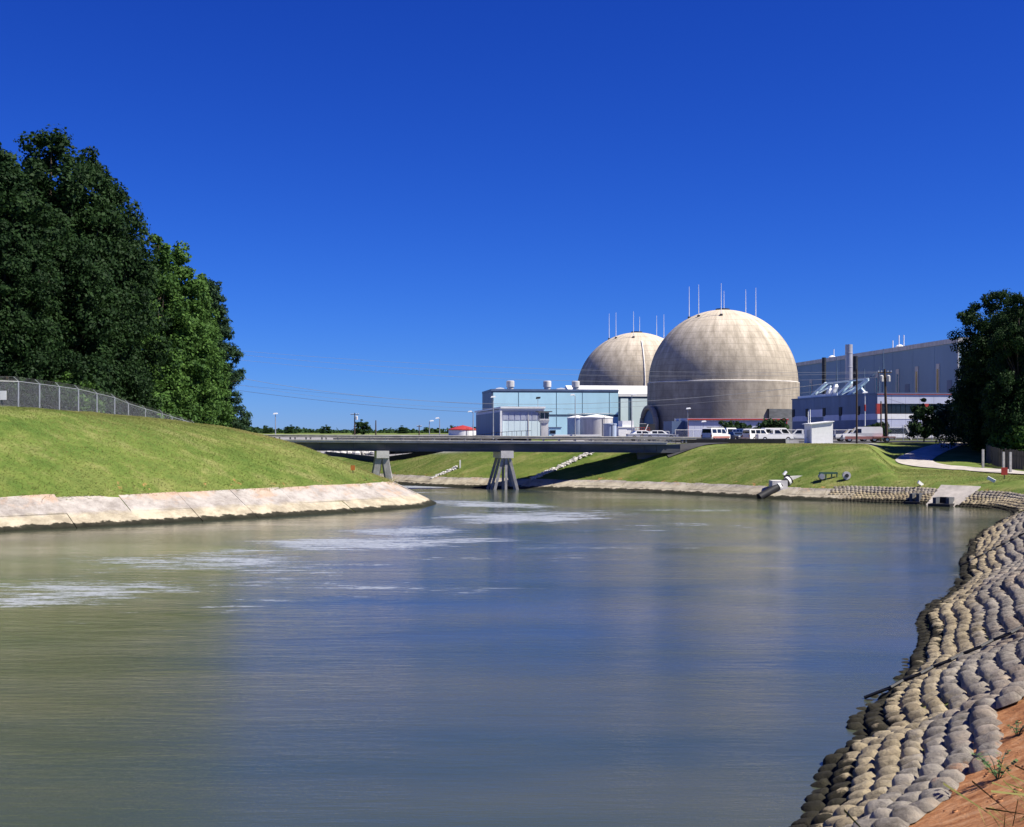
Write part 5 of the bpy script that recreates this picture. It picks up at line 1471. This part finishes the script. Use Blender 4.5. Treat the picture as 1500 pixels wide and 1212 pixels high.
oak = lambda h: max(0.12, math.sin(math.pi*min(1, (h*0.86+0.14)))**0.6)*(1.0 if h < 0.75 else 1-(h-0.75)*1.6)
full = lambda h: (0.86+0.14*math.sin(h*9))*(1.0 if h < 0.55 else max(0.1, 1-((h-0.55)/0.47)**1.8))
tall = lambda h: (0.9 if h < 0.35 else max(0.08, 0.9*(1-((h-0.35)/0.68)**1.3)))
KIT = {
 'dark_a': broadleaf(21, 26, 6.6, 2.2, 380, 220, 0.215, 1.45, 'leaf_dark', full),
 'dark_b': broadleaf(22, 25, 6.0, 3.0, 350, 220, 0.215, 1.5, 'leaf_dark', oak),
 'dark_c': broadleaf(23, 20, 6.0, 1.0, 340, 220, 0.215, 1.4, 'leaf_dark', full),
 'light_a': broadleaf(24, 26, 5.6, 1.5, 360, 160, 0.25, 1.25, 'leaf_light', tall),
 'light_b': broadleaf(25, 24, 5.0, 1.0, 330, 160, 0.25, 1.2, 'leaf_light', tall),
 'pine_a': pine(26, 26, 7.0, 1.8, 80, 'leaf_pine'),
 'pine_b': pine(27, 22, 6.5, 1.2, 72, 'leaf_pine'),
 'yard_a': broadleaf(28, 5.0, 1.9, 1.0, 110, 70, 0.17, 0.50, 'leaf_yard', full),
 'yard_b': broadleaf(29, 5.2, 1.7, 1.2, 100, 70, 0.17, 0.50, 'leaf_yard', tall),
 'shrub': broadleaf(30, 2.4, 2.0, 0.2, 90, 70, 0.16, 0.42, 'leaf_yard', oak),
 'under': broadleaf(31, 4.2, 2.4, 0.1, 140, 110, 0.15, 0.60, 'leaf_light', oak),
}
KH = {'dark_a': 26, 'dark_b': 25, 'dark_c': 20, 'light_a': 26, 'light_b': 24, 'pine_a': 26, 'pine_b': 22, 'yard_a': 5.0, 'yard_b': 5.2, 'shrub': 2.4, 'under': 4.2}
def tree(name, label, cat, kit, px_, ytop, Y, wide=1.0, rz=0.0, group=None, z0=None):
    x_ = wx(px_, Y); z0 = th(x_, Y)-0.05 if z0 is None else z0
    H = wz(ytop, Y)-z0; s = H/KH[kit]
    root = thing(name, label, cat, (x_, Y, z0), rz, group)
    root.scale = (s*wide, s*wide, s)
    t, c = KIT[kit]
    link('trunk', t, root); link('crown', c, root)
    return root
GL = 'tall trees behind the left bank fence'
tree('broadleaf_tree', 'tallest dark broadleaf tree on the left, crown touching the highest point', 'tree', 'dark_a', 75, 190, 136, 1.0, 0.4, GL)
tree('broadleaf_tree', 'dark broadleaf tree cut by the left picture edge, second tallest', 'tree', 'dark_b', -12, 212, 128, 1.05, 1.9, GL)
tree('broadleaf_tree', 'dark broadleaf tree right of the tallest one with a rounded shoulder', 'tree', 'dark_b', 138, 226, 142, 0.88, 3.3, GL)
tree('broadleaf_tree', 'dark lower broadleaf tree right of the rounded-shoulder tree', 'tree', 'dark_a', 164, 350, 143, 0.62, 5.0, GL)
tree('broadleaf_tree', 'low dark leafy tree in front of the tallest tree close to the fence', 'tree', 'dark_c', 92, 330, 131, 0.95, 2.2, GL)
tree('broadleaf_tree', 'low dark leafy tree at the left picture edge close to the fence', 'tree', 'dark_c', 8, 330, 122, 0.95, 0.9, GL)
tree('broadleaf_tree', 'low dark leafy tree below the rounded-shoulder tree', 'tree', 'dark_c', 146, 400, 138, 0.95, 4.1, GL)
tree('broadleaf_tree', 'dark tree filling the gap behind the tallest tree', 'tree', 'dark_a', 40, 250, 158, 1.1, 5.5, GL)
tree('broadleaf_tree', 'dark tree filling the gap behind the rounded-shoulder tree', 'tree', 'dark_b', 150, 300, 163, 0.95, 1.2, GL)
tree('broadleaf_tree', 'lighter green slender tree right of the dark group', 'tree', 'light_a', 232, 338, 154, 0.95, 0.6, GL)
tree('broadleaf_tree', 'lighter green tree in the middle of the bright group', 'tree', 'light_b', 266, 352, 158, 1.0, 2.6, GL)
tree('broadleaf_tree', 'lighter green lower tree in front of the dark pine', 'tree', 'light_a', 292, 396, 165, 0.85, 4.4, GL)
tree('pine_tree', 'dark pine with ragged boughs at the right end of the left trees', 'pine', 'pine_a', 306, 412, 174, 1.0, 0.2, GL)
tree('pine_tree', 'lower dark pine spreading over the far fence end', 'pine', 'pine_b', 316, 500, 168, 1.0, 2.0, GL)
for k, (px_, yt, Y, lb) in enumerate(((236, 558, 157, 'bright bushy sapling behind the far part of the left fence'), (205, 562, 144, 'bushy sapling behind the middle of the left fence'), (100, 548, 126, 'dark understorey bush behind the second light fence panel'), (268, 588, 160, 'small sapling under the bright trees near the fence end'))):
    tree('understorey_bush', lb, 'bush', 'under', px_, yt, Y, 1.1, k*1.3, 'bushes under the left trees')
GR = 'tall dark trees at the right edge'
tree('broadleaf_tree', 'tall dark tree at the right whose crown overlaps the turbine hall', 'tree', 'dark_a', 1459, 424, 158, 1.02, 1.1, GR)
tree('broadleaf_tree', 'tall dark tree cut by the right picture edge', 'tree', 'dark_b', 1524, 425, 156, 1.0, 2.7, GR)
tree('broadleaf_tree', 'lower dark tree leaning over the timber fence at the right', 'tree', 'dark_c', 1432, 500, 166, 0.76, 4.0, GR)
tree('broadleaf_tree', 'lower dark tree in front at the right picture edge', 'tree', 'dark_c', 1508, 470, 152, 0.8, 5.2, GR)
tree('broadleaf_tree', 'dark tree filling behind the two tall right-hand trees', 'tree', 'dark_c', 1490, 440, 175, 1.0, 0.3, GR)
tree('broadleaf_tree', 'dark tree rising between the two tall right-hand trees', 'tree', 'dark_a', 1492, 428, 150, 0.8, 3.6, GR)
tree('understorey_bush', 'bright leafy sapling low in the right-hand trees', 'bush', 'under', 1446, 600, 160, 0.9, 1.0, 'saplings by the timber fence')
tree('understorey_bush', 'dark leafy sapling behind the timber fence at the right edge', 'bush', 'under', 1500, 615, 148, 1.2, 2.0, 'saplings by the timber fence')
tree('yard_tree', 'small dark tree before the annex front, left of two', 'tree', 'yard_a', 1353, 590, 176, 1.05, 0.3, 'small trees before the annex', z0=5.35)
tree('yard_tree', 'small dark tree before the annex front, right of two', 'tree', 'yard_b', 1386, 592, 180, 1.15, 2.0, 'small trees before the annex', z0=5.4)
tree('yard_shrub', 'spreading dark shrub before the lavender building, left of two', 'shrub', 'shrub', 1076, 616, 214, 1.0, 0.5, 'shrubs before the lavender building', z0=GRADE)
tree('yard_shrub', 'spreading dark shrub before the lavender building, right of two', 'shrub', 'shrub', 1131, 613, 214, 0.95, 2.5, 'shrubs before the lavender building', z0=GRADE)
tree('yard_shrub', 'dark shrub behind the panel van and transformer pole', 'shrub', 'shrub', 1287, 618, 200, 0.85, 4.0, z0=GRADE)
tree('round_tree', 'round dark tree standing out above the middle of the bridge', 'tree', 'yard_a', 530, 617, 420, 1.5, 0.9, z0=5.3)
for px_, yt, lb in ((352, 621, 'far tree clump just right of the left trees'), (392, 626, 'far tree left of the lone lamp post'), (425, 624, 'far rounded tree right of the lone lamp post'), (478, 624, 'far tree in the middle above the left bridge span'), (590, 625, 'far tree right of the bare distant pole')):
    tree('far_tree', lb, 'tree', 'yard_a', px_, yt, 640, 1.6, px_*0.1, 'far trees above the bridge', z0=4.6)
# far-off wood on the horizon, one mass
r = np.random.default_rng(77)
cs = []; 
for k in range(700):
    px_ = r.uniform(-200, 1800); Y = r.uniform(780, 1050)
    h_ = (wz(628.0, Y)-5)*(0.5+0.55*r.random())*(0.75+0.35*math.sin(px_*0.021)+0.15*math.sin(px_*0.09))
    for q in range(5):
        cs.append((wx(px_, Y)+r.normal()*3, Y+r.normal()*3, 4.5+max(1.0, h_*(0.25+0.75*q/4)), 2.0+1.4*r.random()))
cs = np.array(cs)
v, f, tint = leaves(cs[:,:3], cs[:,3], 22, 1.5, 78, elong=1.2)
fw = link('far_wood', leaf_mesh('far_wood', v, f, tint, 'leaf_yard')); fw['kind'] = 'stuff'; fw['label'] = 'dark far-off wood along the horizon'

# ------------------------------------------------------------------ grass and weeds
def grass(name, n_, xr, yr, cond, hh_, wd, seed):
    r = np.random.default_rng(seed)
    x_ = r.uniform(*xr, n_); y2 = r.uniform(*yr, n_)
    d = gsample(gdg, x_, y2); side = (gsample(gsg.astype(float), x_, y2) > 0.5).astype(int)
    k = cond(x_, y2, d, side); x_, y2, d = x_[k], y2[k], d[k]
    z = gsample(GZ, x_, y2)
    m_ = len(x_); a = r.random(m_)*2*math.pi; h = hh_*(0.45+0.9*r.random(m_)**2); lean = r.normal(size=(m_, 2))*1.7
    dx = np.cos(a)*wd/2; dy = np.sin(a)*wd/2
    p0 = np.stack([x_-dx, y2-dy, z-0.03], 1); p1 = np.stack([x_+dx, y2+dy, z-0.03], 1)
    p2 = np.stack([x_+dx*0.35+lean[:,0]*h, y2+dy*0.35+lean[:,1]*h, z+h], 1); p3 = np.stack([x_-dx*0.35+lean[:,0]*h, y2-dy*0.35+lean[:,1]*h, z+h*0.92], 1)
    v = np.stack([p0, p1, p2, p3], 1).reshape(-1, 3)
    patch_ = np.clip(0.42+vnoise(x_, y2, 6, 5)*0.9+vnoise(x_*0.7+y2*0.7, y2*0.7-x_*0.7, 2.2, 6)*0.6, 0, 1)
    tint = np.clip(0.08+patch_*0.75+0.2*r.random(m_), 0, 1)
    o = link(name, leaf_mesh(name, v, np.arange(m_*4).reshape(-1, 4), tint, 'grass_blade')); o['kind'] = 'stuff'
    return o
inv = lambda x_, y2: (np.abs(x_)/y2 < 0.44)
g = grass('grass', 380000, (-48, -6), (84, 150), lambda x_, y2, d, s: (s == 0) & (d > 4.0) & inv(x_, y2), 0.06, 0.06, 41)
g['label'] = 'mown grass covering the left canal bank'
g = grass('grass', 420000, (-34, 66), (116, 186), lambda x_, y2, d, s: (s == 1) & (d > 2.0) & (d < 30) & inv(x_, y2) & ((x_-0.285*y2 < 1) | (y2 < 130-(x_-52)*1.5)) & ~((np.abs(y2-150.5) < 3.4) & (x_ > 17) & (x_ < 26)) & ~((np.abs((x_-RP[0])*RTT[0]+(y2-RP[1])*RTT[1]) < 3) & (d < 4.3)) & (gsample(gravel.reshape(GX.shape), x_, y2) < 0.4), 0.06, 0.06, 42)
g['label'] = 'mown grass covering the far canal bank'
g = grass('grass', 90000, (3, 30), (10, 75), lambda x_, y2, d, s: (s == 1) & (d > 4.4) & (d < 12) & (vnoise(x_, y2, 1.6, 9) > 0.12), 0.24, 0.012, 43)
g['label'] = 'sparse dry grass on the clay above the grout mattress'
g = grass('edge_grass', 160000, (-46, 66), (84, 172), lambda x_, y2, d, s: (d+1.7*(s == 1) > 3.55+0.5*vnoise(x_, y2, 1.5, 12)) & (d+1.7*(s == 1) < 4.9) & inv(x_, y2) & (vnoise(x_, y2, 2.4, 13) > -0.12) & (vnoise(x_, y2, 0.6, 14) > -0.1) & ~((np.abs((x_-RP[0])*RTT[0]+(y2-RP[1])*RTT[1]) < 3) & (d < 3.6)), 0.24, 0.05, 44)
g['label'] = 'longer unmown grass along the top of the canal lining'
# clods and pebbles on the bare clay
r = np.random.default_rng(55); cv, cf = [], []; nb = 0
bv = [np.array([v.co[:] for v in me.vertices]) for me in RM]; bf = [p.vertices[:] for p in RM[0].polygons if len(p.vertices) == 4]
for k in range(2600):
    x_ = r.uniform(5, 16); y2 = r.uniform(15, 34); 
    d_ = float(gsample(gdg, np.array([x_]), np.array([y2]))[0])
    if not (2.2 < d_ < 7.5) or vnoise(np.array([x_]), np.array([y2]), 1.2, 15)[0] < -0.1: continue
    s_k = 0.02+0.11*r.random()**4; a_ = r.uniform(0, 6.28); c_, q_ = math.cos(a_), math.sin(a_)
    v_ = bv[k % 4]*s_k*np.array([1, 1, 0.8]); v_ = np.stack([v_[:,0]*c_-v_[:,1]*q_, v_[:,0]*q_+v_[:,1]*c_, v_[:,2]], 1)
    cv.append(v_+np.array([x_, y2, float(gsample(GZ, np.array([x_]), np.array([y2]))[0])])); cf.append(np.array(bf)+nb); nb += len(v_)
mat('clay_clod', (0.42, 0.20, 0.09), 0.95, 0.45, 3.0)
o = link('clay_clods', np_mesh('clay_clods', np.concatenate(cv), np.concatenate(cf), M['clay_clod'])); o['kind'] = 'stuff'; o['label'] = 'clods and pebbles scattered on the bare orange clay'
# weed on the clay near the camera
def weed(label, px_, py_, Y, s, seed):
    x_ = wx(px_, Y); z = th(x_, Y)
    root = thing('weed_plant', label, 'plant', (x_, Y, z), 0, 'weeds on the clay bank'); r_ = random.Random(seed)
    for k in range(9):
        a = r_.uniform(0, 6.28); ln = s*r_.uniform(0.5, 1.0); tip = Vector((math.cos(a)*ln*0.7, math.sin(a)*ln*0.7, ln*0.75))
        st = MB().tube([(0,0,-0.03), tip*0.5+Vector((0,0,0.06)), tip], [0.008, 0.006, 0.003], 5).build('stem', M['mower_green'], root)
        for q in range(9):
            t = 0.25+0.75*q/8; p = tip*t; b_ = r_.uniform(0, 6.28); l_ = s*0.17
            e = Vector((math.cos(b_), math.sin(b_), 0.35))*l_; sd2 = Vector((-math.sin(b_), math.cos(b_), 0))*l_*0.32
            o = MB().add([p, p+e*0.5+sd2, p+e, p+e*0.5-sd2], [(0,1,2,3)]).build('leaf', M['weed_leaf'], st)
mat('weed_leaf', (0.085, 0.15, 0.04), 0.6, 0.3, 8)
weed('leafy green weed growing on the orange clay at lower right', 1462, 1062, 18.6, 0.55, 1)
weed('small weed at the right edge above the leafy weed', 1490, 985, 21.5, 0.35, 2)
